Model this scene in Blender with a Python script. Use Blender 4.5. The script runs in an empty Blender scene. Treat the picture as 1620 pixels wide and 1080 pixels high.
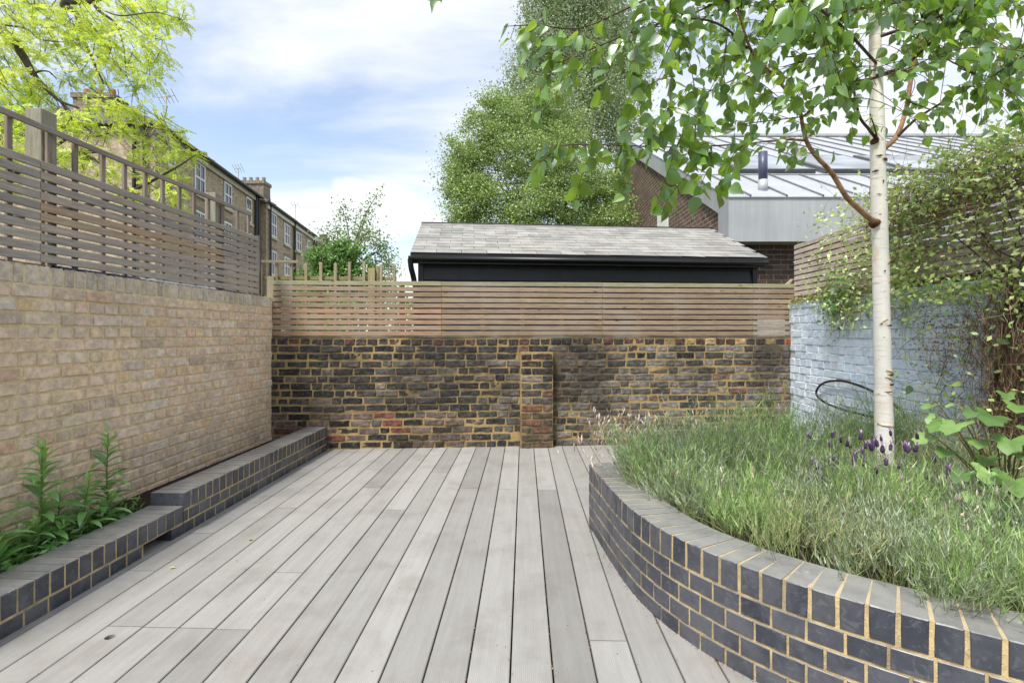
import bpy, bmesh, math, random
import numpy as np
from mathutils import Vector, Matrix, noise as mnoise

random.seed(7)
rng = np.random.default_rng(7)
S = bpy.context.scene
COL = S.collection

# ------------------------------------------------------------------ camera
CAM_Z = 1.25
F = 810.0            # focal length in photograph pixels (1620 wide)
cam = bpy.data.cameras.new("camera"); camo = bpy.data.objects.new("camera", cam); COL.objects.link(camo)
cam.sensor_width = 36; cam.lens = 18; cam.clip_start = 0.05; cam.clip_end = 2000
cam.shift_x = 0.0; cam.shift_y = -13.0 / 1620
camo.location = (0, 0, CAM_Z); camo.rotation_euler = (math.pi / 2, 0, 0)
S.camera = camo

# ------------------------------------------------------------------ light
SUN_EL, SUN_AZ = 60.0, -146.0      # azimuth from +Y towards +X (negative = left)
w = bpy.data.worlds.new("World"); S.world = w; w.use_nodes = True
wn = w.node_tree; wn.nodes.clear()
def build_world():
    nt = wn; L = nt.links.new
    out = nt.nodes.new('ShaderNodeOutputWorld'); bg = nt.nodes.new('ShaderNodeBackground')
    sky = nt.nodes.new('ShaderNodeTexSky'); sky.sky_type = 'NISHITA'; sky.sun_disc = False
    sky.sun_elevation = math.radians(SUN_EL); sky.sun_rotation = math.radians(SUN_AZ)
    sky.air_density = 1.0; sky.dust_density = 0.7; sky.ozone_density = 0.9
    tc = nt.nodes.new('ShaderNodeTexCoord')
    sep = nt.nodes.new('ShaderNodeSeparateXYZ'); L(tc.outputs['Generated'], sep.inputs[0])
    def m(op, a, b=None, c=None):
        n = nt.nodes.new('ShaderNodeMath'); n.operation = op
        for i, v in enumerate((a, b, c)):
            if v is None: continue
            if hasattr(v, 'links'): L(v, n.inputs[i])
            else: n.inputs[i].default_value = v
        return n.outputs[0]
    zz = m('MAXIMUM', sep.outputs[2], 0.0)
    den = m('ADD', zz, 0.22)
    u = m('DIVIDE', sep.outputs[0], den); v = m('DIVIDE', sep.outputs[1], den)
    cmb = nt.nodes.new('ShaderNodeCombineXYZ'); L(m('ADD', m('MULTIPLY', u, 0.55), m('MULTIPLY', v, 0.28)), cmb.inputs[0]); L(m('MULTIPLY', v, 1.35), cmb.inputs[1]); cmb.inputs[2].default_value = 3.3
    n1 = nt.nodes.new('ShaderNodeTexNoise'); n1.inputs['Scale'].default_value = 1.1; n1.inputs['Detail'].default_value = 9; n1.inputs['Roughness'].default_value = 0.56; n1.inputs['Distortion'].default_value = 0.5
    L(cmb.outputs[0], n1.inputs['Vector'])
    r = nt.nodes.new('ShaderNodeMapRange'); r.interpolation_type = 'SMOOTHSTEP'; L(n1.outputs[0], r.inputs[0])
    r.inputs[1].default_value = 0.34; r.inputs[2].default_value = 0.64; r.inputs[3].default_value = 0.08; r.inputs[4].default_value = 0.92
    # a low heap cloud between the houses and the shed
    d = nt.nodes.new('ShaderNodeVectorMath'); d.operation = 'NORMALIZE'; L(tc.outputs['Generated'], d.inputs[0])
    nz = nt.nodes.new('ShaderNodeTexNoise'); nz.inputs['Scale'].default_value = 9; nz.inputs['Detail'].default_value = 6; L(d.outputs[0], nz.inputs['Vector'])
    puff = None
    for (px, py, rad) in ((560, 335, 0.075), (605, 325, 0.055), (525, 350, 0.06)):
        c = Vector(((px - 810) / F, 1, (527 - py) / F)).normalized()
        vm = nt.nodes.new('ShaderNodeVectorMath'); vm.operation = 'DISTANCE'; L(d.outputs[0], vm.inputs[0]); vm.inputs[1].default_value = c
        q = nt.nodes.new('ShaderNodeMapRange'); q.interpolation_type = 'SMOOTHSTEP'
        L(m('ADD', vm.outputs['Value'], m('MULTIPLY', m('SUBTRACT', nz.outputs[0], 0.5), 0.09)), q.inputs[0])
        q.inputs[1].default_value = rad * 1.0; q.inputs[2].default_value = rad * 0.55; q.inputs[3].default_value = 0; q.inputs[4].default_value = 1
        puff = q.outputs[0] if puff is None else m('MAXIMUM', puff, q.outputs[0])
    # milky horizon
    hz = nt.nodes.new('ShaderNodeMapRange'); L(sep.outputs[2], hz.inputs[0]); hz.inputs[1].default_value = 0.0; hz.inputs[2].default_value = 0.42; hz.inputs[3].default_value = 0.45; hz.inputs[4].default_value = 0.0
    fac = m('MINIMUM', m('MAXIMUM', m('ADD', r.outputs[0], hz.outputs[0]), puff), 0.97)
    mix = nt.nodes.new('ShaderNodeMix'); mix.data_type = 'RGBA'
    L(fac, mix.inputs[0]); L(sky.outputs[0], mix.inputs[6]); mix.inputs[7].default_value = (CLOUD * 0.97, CLOUD * 0.99, CLOUD * 1.02, 1)
    L(mix.outputs[2], bg.inputs[0]); bg.inputs[1].default_value = SKY_STRENGTH
    L(bg.outputs[0], out.inputs[0])
CLOUD = 4.75
SKY_STRENGTH = 0.12
build_world()
sun = bpy.data.lights.new("sun", 'SUN'); suno = bpy.data.objects.new("sun", sun); COL.objects.link(suno)
sun.energy = 2.9; sun.angle = math.radians(13); sun.color = (1.0, 0.955, 0.88)
e, a_ = math.radians(SUN_EL), math.radians(SUN_AZ)
sdir = Vector((math.sin(a_) * math.cos(e), math.cos(a_) * math.cos(e), math.sin(e)))
suno.rotation_euler = sdir.to_track_quat('Z', 'Y').to_euler()
S.view_settings.view_transform = 'Standard'; S.view_settings.look = 'None'; S.view_settings.gamma = 1
S.view_settings.use_curve_mapping = False
S.view_settings.exposure = 1.02
S.cycles.max_bounces = 8; S.cycles.diffuse_bounces = 4; S.cycles.transparent_max_bounces = 8

# ------------------------------------------------------------------ helpers
def P(px, py, Y):
    """the point of the place that stands Y metres ahead on the sight line measured at this pixel"""
    return Vector(((px - 810) / F * Y, Y, CAM_Z - (py - 527) / F * Y))

def lin(c):
    if isinstance(c, str):
        c = [int(c[i:i + 2], 16) / 255 for i in (0, 2, 4)]
    return tuple((x / 12.92 if x <= 0.04045 else ((x + 0.055) / 1.055) ** 2.4) for x in c)

def tag(o, label=None, cat=None, group=None, kind=None):
    if label: o['label'] = label
    if cat: o['category'] = cat
    if group: o['group'] = group
    if kind: o['kind'] = kind
    return o

def empty(name, loc=(0, 0, 0), rz=0, **k):
    o = bpy.data.objects.new(name, None); COL.objects.link(o)
    o.location = loc; o.rotation_euler = (0, 0, rz); o.empty_display_size = 0.1
    return tag(o, **k)

def link(name, me, parent=None, mat=None, mw=None):
    """mesh object given in world space (mw) under a parent"""
    o = bpy.data.objects.new(name, me); COL.objects.link(o)
    if mat is not None and not me.materials: me.materials.append(mat)
    if parent is not None:
        o.parent = parent
        pm = pmat(parent)
        o.matrix_local = pm.inverted() @ (mw if mw is not None else Matrix())
    elif mw is not None:
        o.matrix_world = mw
    return o

def pmat(o):
    m = o.matrix_basis.copy()
    if o.parent: m = pmat(o.parent) @ m
    return m

def mesh(name, verts, faces, mat=None, smooth=False):
    me = bpy.data.meshes.new(name); me.from_pydata([tuple(v) for v in verts], [], faces)
    if mat: me.materials.append(mat)
    if smooth: me.shade_smooth()
    me.validate(); me.update(); return me

def soup(name, V, col=None, mat=None, smooth=False):
    """V: (n,k,3) polygons with k corners each; col (n,3)"""
    V = np.asarray(V, dtype=np.float32); n, k, _ = V.shape
    me = bpy.data.meshes.new(name)
    me.vertices.add(n * k); me.vertices.foreach_set('co', V.ravel())
    me.loops.add(n * k); me.loops.foreach_set('vertex_index', np.arange(n * k, dtype=np.int32))
    me.polygons.add(n); me.polygons.foreach_set('loop_start', np.arange(0, n * k, k, dtype=np.int32))
    me.polygons.foreach_set('loop_total', np.full(n, k, dtype=np.int32))
    me.update(calc_edges=True)
    if col is None: col = np.ones((n, 3))
    c = np.repeat(np.c_[np.asarray(col, dtype=np.float32), np.ones(n, dtype=np.float32)], k, axis=0)
    at = me.color_attributes.new('tint', 'FLOAT_COLOR', 'POINT'); at.data.foreach_set('color', c.ravel().astype(np.float32))
    if mat: me.materials.append(mat)
    return me

def white_tint(me):
    at = me.color_attributes.new('tint', 'FLOAT_COLOR', 'POINT')
    at.data.foreach_set('color', np.ones(len(me.vertices) * 4, dtype=np.float32))
    return me

class MB:
    """collects boxes / prisms in one mesh"""
    def __init__(s): s.v = []; s.f = []
    def add(s, vs, fs):
        o = len(s.v); s.v += [Vector(v) for v in vs]; s.f += [tuple(i + o for i in f) for f in fs]; return s
    def box(s, x0, x1, y0, y1, z0, z1, M=None):
        vs = [Vector((x, y, z)) for z in (z0, z1) for y in (y0, y1) for x in (x0, x1)]
        if M: vs = [M @ v for v in vs]
        return s.add(vs, [(0, 2, 3, 1), (4, 5, 7, 6), (0, 1, 5, 4), (2, 6, 7, 3), (0, 4, 6, 2), (1, 3, 7, 5)])
    def quadbox(s, pts, h):
        """pts: 4 corners (ccw seen from +n) extruded by vector h"""
        p = [Vector(q) for q in pts]; q = [x + Vector(h) for x in p]
        return s.add(p + q, [(3, 2, 1, 0), (4, 5, 6, 7), (0, 1, 5, 4), (1, 2, 6, 5), (2, 3, 7, 6), (3, 0, 4, 7)])
    def tube(s, pts, rad, n=8, cap=True):
        pts = [Vector(p) for p in pts]; rr = rad if hasattr(rad, '__len__') else [rad] * len(pts)
        o = len(s.v); up = None
        for i, p in enumerate(pts):
            t = (pts[min(i + 1, len(pts) - 1)] - pts[max(i - 1, 0)]).normalized()
            if up is None: up = t.orthogonal().normalized()
            a = (up - t * up.dot(t)).normalized(); up = a; b = t.cross(a)
            for k in range(n):
                an = 2 * math.pi * k / n
                s.v.append(p + (a * math.cos(an) + b * math.sin(an)) * rr[i])
        for i in range(len(pts) - 1):
            for k in range(n):
                k2 = (k + 1) % n
                s.f.append((o + i * n + k, o + i * n + k2, o + (i + 1) * n + k2, o + (i + 1) * n + k))
        if cap:
            s.f.append(tuple(o + k for k in range(n))[::-1]); s.f.append(tuple(o + (len(pts) - 1) * n + k for k in range(n)))
        return s
    def build(s, name, mat, parent=None, smooth=False, mw=None, bevel=0.0):
        me = mesh(name, s.v, s.f, mat, smooth)
        o = link(name, me, parent, None, mw)
        if bevel:
            b = o.modifiers.new('edge', 'BEVEL'); b.width = bevel; b.segments = 1; b.limit_method = 'ANGLE'
        return o

def catmull(pts, m=8):
    pts = [Vector(p) for p in pts]; P_ = [pts[0] * 2 - pts[1]] + pts + [pts[-1] * 2 - pts[-2]]; out = []
    for i in range(1, len(P_) - 2):
        a, b, c, d = P_[i - 1:i + 3]
        for k in range(m):
            t = k / m
            out.append(0.5 * ((2 * b) + (c - a) * t + (2 * a - 5 * b + 4 * c - d) * t * t + (3 * b - a - 3 * c + d) * t ** 3))
    out.append(pts[-1]); return out

# ------------------------------------------------------------------ materials
class NT:
    def __init__(s, name):
        s.m = bpy.data.materials.new(name); s.m.use_nodes = True; s.t = s.m.node_tree; s.t.nodes.clear()
        s.out = s.t.nodes.new('ShaderNodeOutputMaterial')
    def n(s, typ, ins=None, **pr):
        nd = s.t.nodes.new(typ)
        for k, v in pr.items(): setattr(nd, k, v)
        for k, v in (ins or {}).items():
            i = nd.inputs[k]
            if isinstance(v, bpy.types.NodeSocket): s.t.links.new(v, i)
            else:
                if i.type == 'RGBA' and len(v) == 3: v = (*v, 1)
                i.default_value = v
        return nd
    def noise(s, vec, scale, detail=4, rough=0.5, dist=0.0):
        return s.n('ShaderNodeTexNoise', {'Vector': vec, 'Scale': scale, 'Detail': detail, 'Roughness': rough, 'Distortion': dist}).outputs[0]
    def mr(s, v, a, b, c=0.0, d=1.0, smooth=True):
        return s.n('ShaderNodeMapRange', {0: v, 1: a, 2: b, 3: c, 4: d}, interpolation_type='SMOOTHSTEP' if smooth else 'LINEAR').outputs[0]
    def math(s, op, a, b=0.0, c=0.0): return s.n('ShaderNodeMath', {0: a, 1: b, 2: c}, operation=op).outputs[0]
    def mix(s, f, a, b, blend='MIX'): return s.n('ShaderNodeMix', {0: f, 6: a, 7: b}, data_type='RGBA', blend_type=blend).outputs[2]
    def scalec(s, col, f): # colour * scalar
        return s.n('ShaderNodeVectorMath', {0: col, 'Scale': f}, operation='SCALE').outputs[0]
    def bump(s, h, strength=0.3, dist=0.01, normal=None):
        d = {'Height': h, 'Strength': strength, 'Distance': dist}
        if normal is not None: d['Normal'] = normal
        return s.n('ShaderNodeBump', d).outputs[0]
    def bsdf(s, col, rough=0.8, normal=None, spec=0.3, **k):
        d = {'Base Color': col, 'Roughness': rough, 'Specular IOR Level': spec}
        if normal is not None: d['Normal'] = normal
        d.update(k); b = s.n('ShaderNodeBsdfPrincipled', d)
        s.t.links.new(b.outputs[0], s.out.inputs[0]); return s.m
    def pos(s): return s.n('ShaderNodeNewGeometry').outputs['Position']
    def objc(s): return s.n('ShaderNodeTexCoord').outputs['Object']
    def tint(s):
        a = s.n('ShaderNodeVertexColor', layer_name='tint').outputs[0]
        b = s.n('ShaderNodeObjectInfo').outputs['Color']
        return s.mix(1.0, a, b, 'MULTIPLY')
    def sep(s, v): return s.n('ShaderNodeSeparateXYZ', {0: v}).outputs
    def comb(s, x, y, z): return s.n('ShaderNodeCombineXYZ', {0: x, 1: y, 2: z}).outputs[0]

def mat_brick(name, mott=0.35, stain=None, stain_amt=0.0, stain_scale=3.0, speck=0.3, bump=0.5, rough=0.9, fine=90, pale=None, pale_amt=0.0, spec=0.25, lit_top=None):
    t = NT(name); p = t.pos(); c = t.tint()
    n1 = t.noise(p, 22, 5, 0.6); n2 = t.noise(p, fine, 4, 0.65); n3 = t.noise(p, stain_scale, 5, 0.6, 0.4)
    c = t.scalec(c, t.mr(n1, 0.25, 0.75, 1 - mott, 1 + mott))
    if pale is not None:
        c = t.mix(t.math('MULTIPLY', t.mr(t.noise(p, 31, 4, 0.7, 0.8), 0.52, 0.66), pale_amt), c, pale)
    if stain is not None:
        c = t.mix(t.math('MULTIPLY', t.mr(n3, 0.45, 0.62), stain_amt), c, stain)
    c = t.mix(t.math('MULTIPLY', t.mr(n2, 0.60, 0.72), speck), c, (0.02, 0.02, 0.02))
    if lit_top is not None:   # upper faces paler, sky light put into their colour; also pale salt runs
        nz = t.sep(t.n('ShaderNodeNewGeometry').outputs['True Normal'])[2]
        c = t.mix(t.math('MULTIPLY', t.mr(nz, 0.6, 0.9), t.mr(t.noise(p, 6, 5, 0.65), 0.3, 0.7, 0.45, 0.85)), c, lit_top)
        sp = t.sep(p); run = t.noise(t.comb(t.math('MULTIPLY', sp[0], 9), t.math('MULTIPLY', sp[1], 9), t.math('MULTIPLY', sp[2], 2.2)), 1.0, 4, 0.6)
        c = t.mix(t.math('MULTIPLY', t.mr(run, 0.66, 0.74), t.mr(t.noise(p, 50, 3, 0.7), 0.4, 0.6, 0.1, 0.75)), c, lin('9da0a6'))
    h = t.math('ADD', t.math('MULTIPLY', n1, 1.2), t.math('MULTIPLY', n2, 0.5))
    return t.bsdf(c, rough, t.bump(h, bump, 0.006), spec)

def mat_mortar(name, col, col2, amt=0.5, scale=4.0, rough=0.95, bump=0.6, lit_top=None):
    t = NT(name); p = t.pos()
    n = t.noise(p, scale, 6, 0.65, 0.3); f = t.noise(p, 160, 3, 0.6); g = t.noise(p, 25, 4, 0.6)
    c = t.mix(t.math('MULTIPLY', t.mr(n, 0.4, 0.65), amt), col, col2)
    c = t.scalec(c, t.mr(t.math('ADD', t.math('MULTIPLY', f, 0.5), t.math('MULTIPLY', g, 0.5)), 0.3, 0.7, 0.72, 1.2))
    if lit_top is not None:  # joint tops painted paler too, as if lit by the sky
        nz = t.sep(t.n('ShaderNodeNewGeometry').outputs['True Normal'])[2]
        c = t.mix(t.math('MULTIPLY', t.mr(nz, 0.6, 0.9), t.mr(g, 0.3, 0.7, 0.35, 0.75)), c, lit_top)
    return t.bsdf(c, rough, t.bump(t.math('ADD', f, g), bump, 0.004), 0.2)

def mat_wood(name, axis=0, grain=1.0, rough=0.8, moss=0.0):
    """weathered softwood, grain runs along the object's local axis"""
    t = NT(name); o = t.objc(); c = t.tint(); s = t.sep(o); w_ = t.pos()
    rnd = t.n('ShaderNodeObjectInfo').outputs['Random']
    k = [9, 9, 9]; k[axis] = 0.55
    v = t.comb(t.math('MULTIPLY', s[0], k[0]), t.math('MULTIPLY', s[1], k[1]), t.math('MULTIPLY_ADD', s[2], k[2], t.math('MULTIPLY', rnd, 50)))
    n1 = t.noise(v, 9, 5, 0.6, 0.6); n2 = t.noise(v, 34, 3, 0.6)
    c = t.scalec(c, t.mr(t.math('ADD', t.math('MULTIPLY', n1, 0.65), t.math('MULTIPLY', n2, 0.35)), 0.3, 0.7, 1 - 0.38 * grain, 1 + 0.25 * grain))
    big = t.noise(w_, 2.2, 4, 0.6)
    c = t.mix(t.math('MULTIPLY', t.mr(big, 0.42, 0.68), 0.45), c, lin('a39a90')); c = t.scalec(c, 0.92)
    # knots
    kn = t.n('ShaderNodeTexVoronoi', {'Vector': t.comb(t.math('MULTIPLY_ADD', s[axis], 3.2, t.math('MULTIPLY', rnd, 31)), t.math('MULTIPLY', s[2], 11), t.math('MULTIPLY', rnd, 77)), 'Scale': 1.0}).outputs['Distance']
    c = t.mix(t.mr(kn, 0.04, 0.10, 0.75, 0.0), c, lin('4c3a2c'))
    if moss: c = t.mix(t.math('MULTIPLY', t.mr(t.noise(w_, 5, 5, 0.7), 0.5, 0.7), moss), c, lin('6b6c3e'))
    return t.bsdf(c, rough, t.bump(t.math('ADD', n1, n2), 0.35, 0.002), 0.25)

def mat_leaf(name, under=(0.2, 0.35, 0.03), trans=0.45, gloss=0.12, rough=0.4, veins=False, var=0.25):
    t = NT(name); c = t.tint(); g = t.n('ShaderNodeNewGeometry'); p = g.outputs['Position']
    c = t.scalec(c, t.mr(t.noise(p, 14, 3), 0.3, 0.7, 1 - var, 1 + var))
    uc = t.mix(0.5, c, under)
    dif = t.n('ShaderNodeBsdfDiffuse', {'Color': c})
    tr = t.n('ShaderNodeBsdfTranslucent', {'Color': uc})
    m1 = t.n('ShaderNodeMixShader', {0: trans, 1: dif.outputs[0], 2: tr.outputs[0]})
    gl = t.n('ShaderNodeBsdfGlossy', {'Color': (0.9, 0.95, 1), 'Roughness': rough})
    fr = t.n('ShaderNodeLayerWeight', {'Blend': 0.35}).outputs['Facing']
    m2 = t.n('ShaderNodeMixShader', {0: t.math('MULTIPLY_ADD', fr, gloss * 1.2, gloss * 0.45), 1: m1.outputs[0], 2: gl.outputs[0]})
    t.t.links.new(m2.outputs[0], t.out.inputs[0]); return t.m

def mat_plain(name, col, rough=0.6, spec=0.4, mott=0.12, scale=8, metallic=0.0, bump=0.0):
    t = NT(name); p = t.pos(); n = t.noise(p, scale, 4, 0.6)
    c = t.scalec(t.n('ShaderNodeRGB').outputs[0] if False else t.mix(0.0, col, col), t.mr(n, 0.3, 0.7, 1 - mott, 1 + mott))
    k = {'Metallic': metallic}
    return t.bsdf(c, rough, t.bump(n, bump, 0.01) if bump else None, spec, **k)

M = {}
M['stock'] = mat_brick('stock brick', 0.26, lin('a2978a'), 0.25, 2.0, 0.35, 0.8, pale=lin('dcd4ca'), pale_amt=0.5)
M['old'] = mat_brick('old sooty brick', 0.55, lin('312c26'), 0.45, 1.5, 0.4, 0.9, 0.85, pale=lin('7d766c'), pale_amt=0.45)
M['blue_paint'] = mat_brick('blue painted brick', 0.08, lin('c9d2d6'), 0.35, 2.5, 0.25, 0.8, 0.7, fine=60, pale=lin('8f8a80'), pale_amt=0.10)
M['eng'] = mat_brick('blue engineering brick', 0.16, lin('6a6b70'), 0.35, 3.5, 0.25, 0.12, 0.40, fine=140, pale=lin('7b7d83'), pale_amt=0.25, spec=0.6, lit_top=lin('8f8e8b'))
M['dark_brick'] = mat_brick('dark brown brick', 0.25, lin('3a312c'), 0.3, 2.0, 0.2, 0.4)
M['m_stock'] = mat_mortar('buff mortar', lin('dac9a2'), lin('bfae8a'), 0.5)
M['m_old'] = mat_mortar('ochre mortar', lin('a68f62'), lin('544b3e'), 0.95, 1.5, bump=0.9)
M['m_eng'] = mat_mortar('yellow mortar', lin('c0ab80'), lin('877b65'), 0.75, 7, lit_top=lin('a39a87'))
M['m_blue'] = mat_mortar('painted joint', lin('cfd7dd'), lin('8f989d'), 0.6, 9)
M['m_dark'] = mat_mortar('grey mortar', lin('a99e8e'), lin('8d8373'), 0.5)
M['wood'] = mat_wood('weathered larch', 0)
M['wood_v'] = mat_wood('weathered upright timber', 2, moss=0.15)
M['wood_moss'] = mat_wood('mossy rail timber', 0, moss=0.45)
M['soil'] = mat_mortar('dark soil', lin('3b3128'), lin('211b16'), 0.8, 6, 1.0, 1.0)
M['black_wood'] = mat_plain('black stained boarding', lin('1c1d21'), 0.45, 0.4, 0.3, 9, bump=0.15)
M['black_plastic'] = mat_plain('black plastic', lin('17181a'), 0.4, 0.5, 0.1)
M['white_paint'] = mat_plain('white paint', lin('dcdcd8'), 0.6, 0.3, 0.05)
M['stone'] = mat_plain('pale stone', lin('b9b4a8'), 0.8, 0.3, 0.12, 5)
M['slate'] = None

def mat_slate():
    t = NT('grey slate'); p = t.pos(); c = t.tint()
    n = t.noise(p, 5, 5, 0.6); f = t.noise(p, 60, 4, 0.6)
    c = t.scalec(c, t.mr(n, 0.3, 0.7, 0.82, 1.15)); c = t.mix(t.mr(f, 0.56, 0.72, 0, 0.5), c, lin('8f8c86')); c = t.mix(t.mr(t.noise(p, 14, 5, 0.7, 0.5), 0.60, 0.74, 0, 0.35), c, lin('6a6a66'))
    return t.bsdf(c, 0.62, t.bump(f, 0.25, 0.003), 0.35)
M['slate'] = mat_slate()

def mat_plank():
    t = NT('grooved composite decking'); o = t.objc(); p = t.pos(); s = t.sep(o); c = t.tint()
    wv = t.math('SINE', t.math('MULTIPLY', s[0], 2 * math.pi / 0.0072))
    gro = t.mr(wv, -1.0, 0.2, 0.91, 1.02)
    rnd = t.n('ShaderNodeObjectInfo').outputs['Random']
    v = t.comb(t.math('MULTIPLY', s[0], 7), t.math('MULTIPLY_ADD', s[1], 0.5, t.math('MULTIPLY', rnd, 40)), t.math('MULTIPLY', rnd, 90))
    n = t.noise(v, 4, 5, 0.6, 0.3); n2 = t.noise(p, 3.2, 5, 0.62, 0.3); n3 = t.noise(v, 60, 3, 0.6)
    c = t.scalec(c, t.mr(n, 0.3, 0.7, 0.94, 1.05))
    c = t.mix(t.mr(n2, 0.44, 0.70, 0, 0.32), c, lin('6b6660'))
    c = t.mix(t.mr(t.noise(p, 1.7, 4, 0.6, 0.5), 0.55, 0.75, 0, 0.22), c, lin('857668'))
    c = t.scalec(c, t.mr(n3, 0.3, 0.7, 0.96, 1.03)); c = t.scalec(c, gro)
    # spots of dirt
    sp = t.n('ShaderNodeTexVoronoi', {'Vector': p, 'Scale': 9.0}).outputs['Distance']
    c = t.mix(t.mr(sp, 0.015, 0.04, 0.5, 0.0), c, lin('5a5048'))
    return t.bsdf(c, 0.72, t.bump(wv, 0.12, 0.001), 0.25)
M['plank'] = mat_plank()

def mat_bark_birch():
    t = NT('white birch bark'); p = t.pos(); s = t.sep(p)
    v = t.comb(t.math('MULTIPLY', s[0], 6), t.math('MULTIPLY', s[1], 6), t.math('MULTIPLY', s[2], 70))
    n = t.noise(v, 1.3, 4, 0.6); big = t.noise(p, 3.5, 5, 0.6, 0.5); f = t.noise(t.comb(t.math('MULTIPLY', s[0], 30), t.math('MULTIPLY', s[1], 30), t.math('MULTIPLY', s[2], 160)), 1.0, 3, 0.6)
    c = t.mix(t.mr(big, 0.5, 0.72, 0, 0.8), lin('ebe7e0'), lin('d3b896'))
    c = t.mix(t.mr(n, 0.57, 0.68, 0, 0.55), c, lin('b49a80'))
    c = t.mix(t.mr(f, 0.66, 0.74, 0, 0.5), c, lin('7c6a58'))
    dk = t.noise(t.comb(t.math('MULTIPLY', s[0], 8), t.math('MULTIPLY', s[1], 8), t.math('MULTIPLY', s[2], 26)), 1.0, 3, 0.5)
    c = t.mix(t.mr(dk, 0.665, 0.71, 0, 0.85), c, lin('3c2e24'))
    return t.bsdf(c, 0.6, t.bump(t.math('ADD', n, big), 0.5, 0.004), 0.3)
M['birch'] = mat_bark_birch()
M['branch_red'] = mat_mortar('reddish bark', lin('b08a6c'), lin('765340'), 0.8, 26, 0.6)
M['twig'] = mat_mortar('thin twig', lin('4d3f36'), lin('6a5646'), 0.7, 18, 0.8)
M['bark'] = mat_mortar('grey bark', lin('5b544b'), lin('3c352e'), 0.7, 10, 0.9)
M['twig_tan'] = NT('dry twigs').m
def mat_tinted(name, rough=0.85):
    t = NT(name); c = t.scalec(t.tint(), t.mr(t.noise(t.pos(), 30, 3), 0.3, 0.7, 0.75, 1.2)); return t.bsdf(c, rough, None, 0.2)
M['twigs'] = mat_tinted('mixed dry stems')
M['leaf'] = mat_leaf('birch leaf', lin('c3dc30'), 0.55, 0.13, 0.36)
M['leaf_far'] = mat_leaf('distant leaf', lin('9aa95a'), 0.35, 0.06, 0.5)
M['leaf_gold'] = mat_leaf('golden leaflet', lin('d7e650'), 0.5, 0.04, 0.5)
M['leaf_lav'] = mat_leaf('lavender blade', lin('a3b384'), 0.3, 0.06, 0.5)
M['leaf_big'] = mat_leaf('broad leaf', lin('b6cc63'), 0.4, 0.12, 0.42)

def mat_zinc(name, col, seam=False):
    t = NT(name); p = t.pos(); s = t.sep(p)
    n = t.noise(p, 1.5, 5, 0.6); st = t.noise(t.comb(t.math('MULTIPLY', s[0], 14), t.math('MULTIPLY', s[1], 14), t.math('MULTIPLY', s[2], 0.6)), 1.0, 4, 0.6)
    c = t.scalec(t.mix(0.0, col, col), t.mr(t.math('ADD', t.math('MULTIPLY', n, 0.5), t.math('MULTIPLY', st, 0.5)), 0.3, 0.7, 0.88, 1.12))
    return t.bsdf(c, 0.5, None, 0.4, Metallic=0.25)
M['zinc'] = mat_zinc('zinc fascia', lin('a8abae'))
M['zinc_roof'] = mat_zinc('zinc roof', lin('a8acb0'))

def mat_brickwall(name, c1, c2, mort, axis='y', bw=0.225, bh=0.075, mix2=None):
    t = NT(name); s = t.sep(t.pos())
    v = t.comb(s[1] if axis == 'y' else s[0], s[2], 0.0)
    b = t.n('ShaderNodeTexBrick', {'Vector': v, 'Color1': c1, 'Color2': c2, 'Mortar': mort, 'Scale': 1.0, 'Mortar Size': 0.006, 'Mortar Smooth': 0.2, 'Bias': 0.0, 'Brick Width': bw, 'Row Height': bh}, offset=0.5)
    n = t.noise(t.pos(), 1.1, 6, 0.7, 0.4); n2 = t.noise(t.pos(), 9, 4, 0.7)
    c = t.scalec(b.outputs[0], t.mr(n2, 0.3, 0.7, 0.7, 1.3)); c = t.mix(t.mr(n, 0.4, 0.7, 0, 0.45), c, mix2 or c1)
    return t.bsdf(c, 0.9, t.bump(b.outputs[1], -0.5, 0.01), 0.2)

def mat_glass(name, col=(0.03, 0.035, 0.04), rough=0.05):
    t = NT(name); return t.bsdf(t.mix(t.mr(t.noise(t.pos(), 0.9, 3), 0.35, 0.65), col, lin('46505a')), rough, None, 0.6)
M['pane'] = mat_glass('window pane')
M['skylight'] = mat_glass('roof glass', lin('8f9aa4'), 0.08)
M['terrace_y'] = mat_brickwall('terrace brick', lin('b3a48d'), lin('94846e'), lin('b5ab98'), 'y', 0.24, 0.085, lin('a09280'))
M['terrace_x'] = mat_brickwall('terrace end brick', lin('b3a48d'), lin('94846e'), lin('b5ab98'), 'x', 0.24, 0.085, lin('a09280'))
M['gable'] = mat_brickwall('brown gable brick', lin('6a5a50'), lin('54463f'), lin('a39684'), 'y', 0.225, 0.083, lin('5c4e46'))
M['roof_slate'] = mat_mortar('old roof slate', lin('6b6a68'), lin('4d4a48'), 0.7, 1.5)
M['pot'] = mat_mortar('clay pot', lin('b06a4c'), lin('8d8577'), 0.5, 3)
M['pot_grey'] = mat_mortar('weathered pot', lin('8f8879'), lin('6d675c'), 0.5, 3)
M['chimney'] = mat_brickwall('chimney brick', lin('8d8272'), lin('6f6558'), lin('9a9080'), 'x', 0.24, 0.085, lin('777064'))

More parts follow.
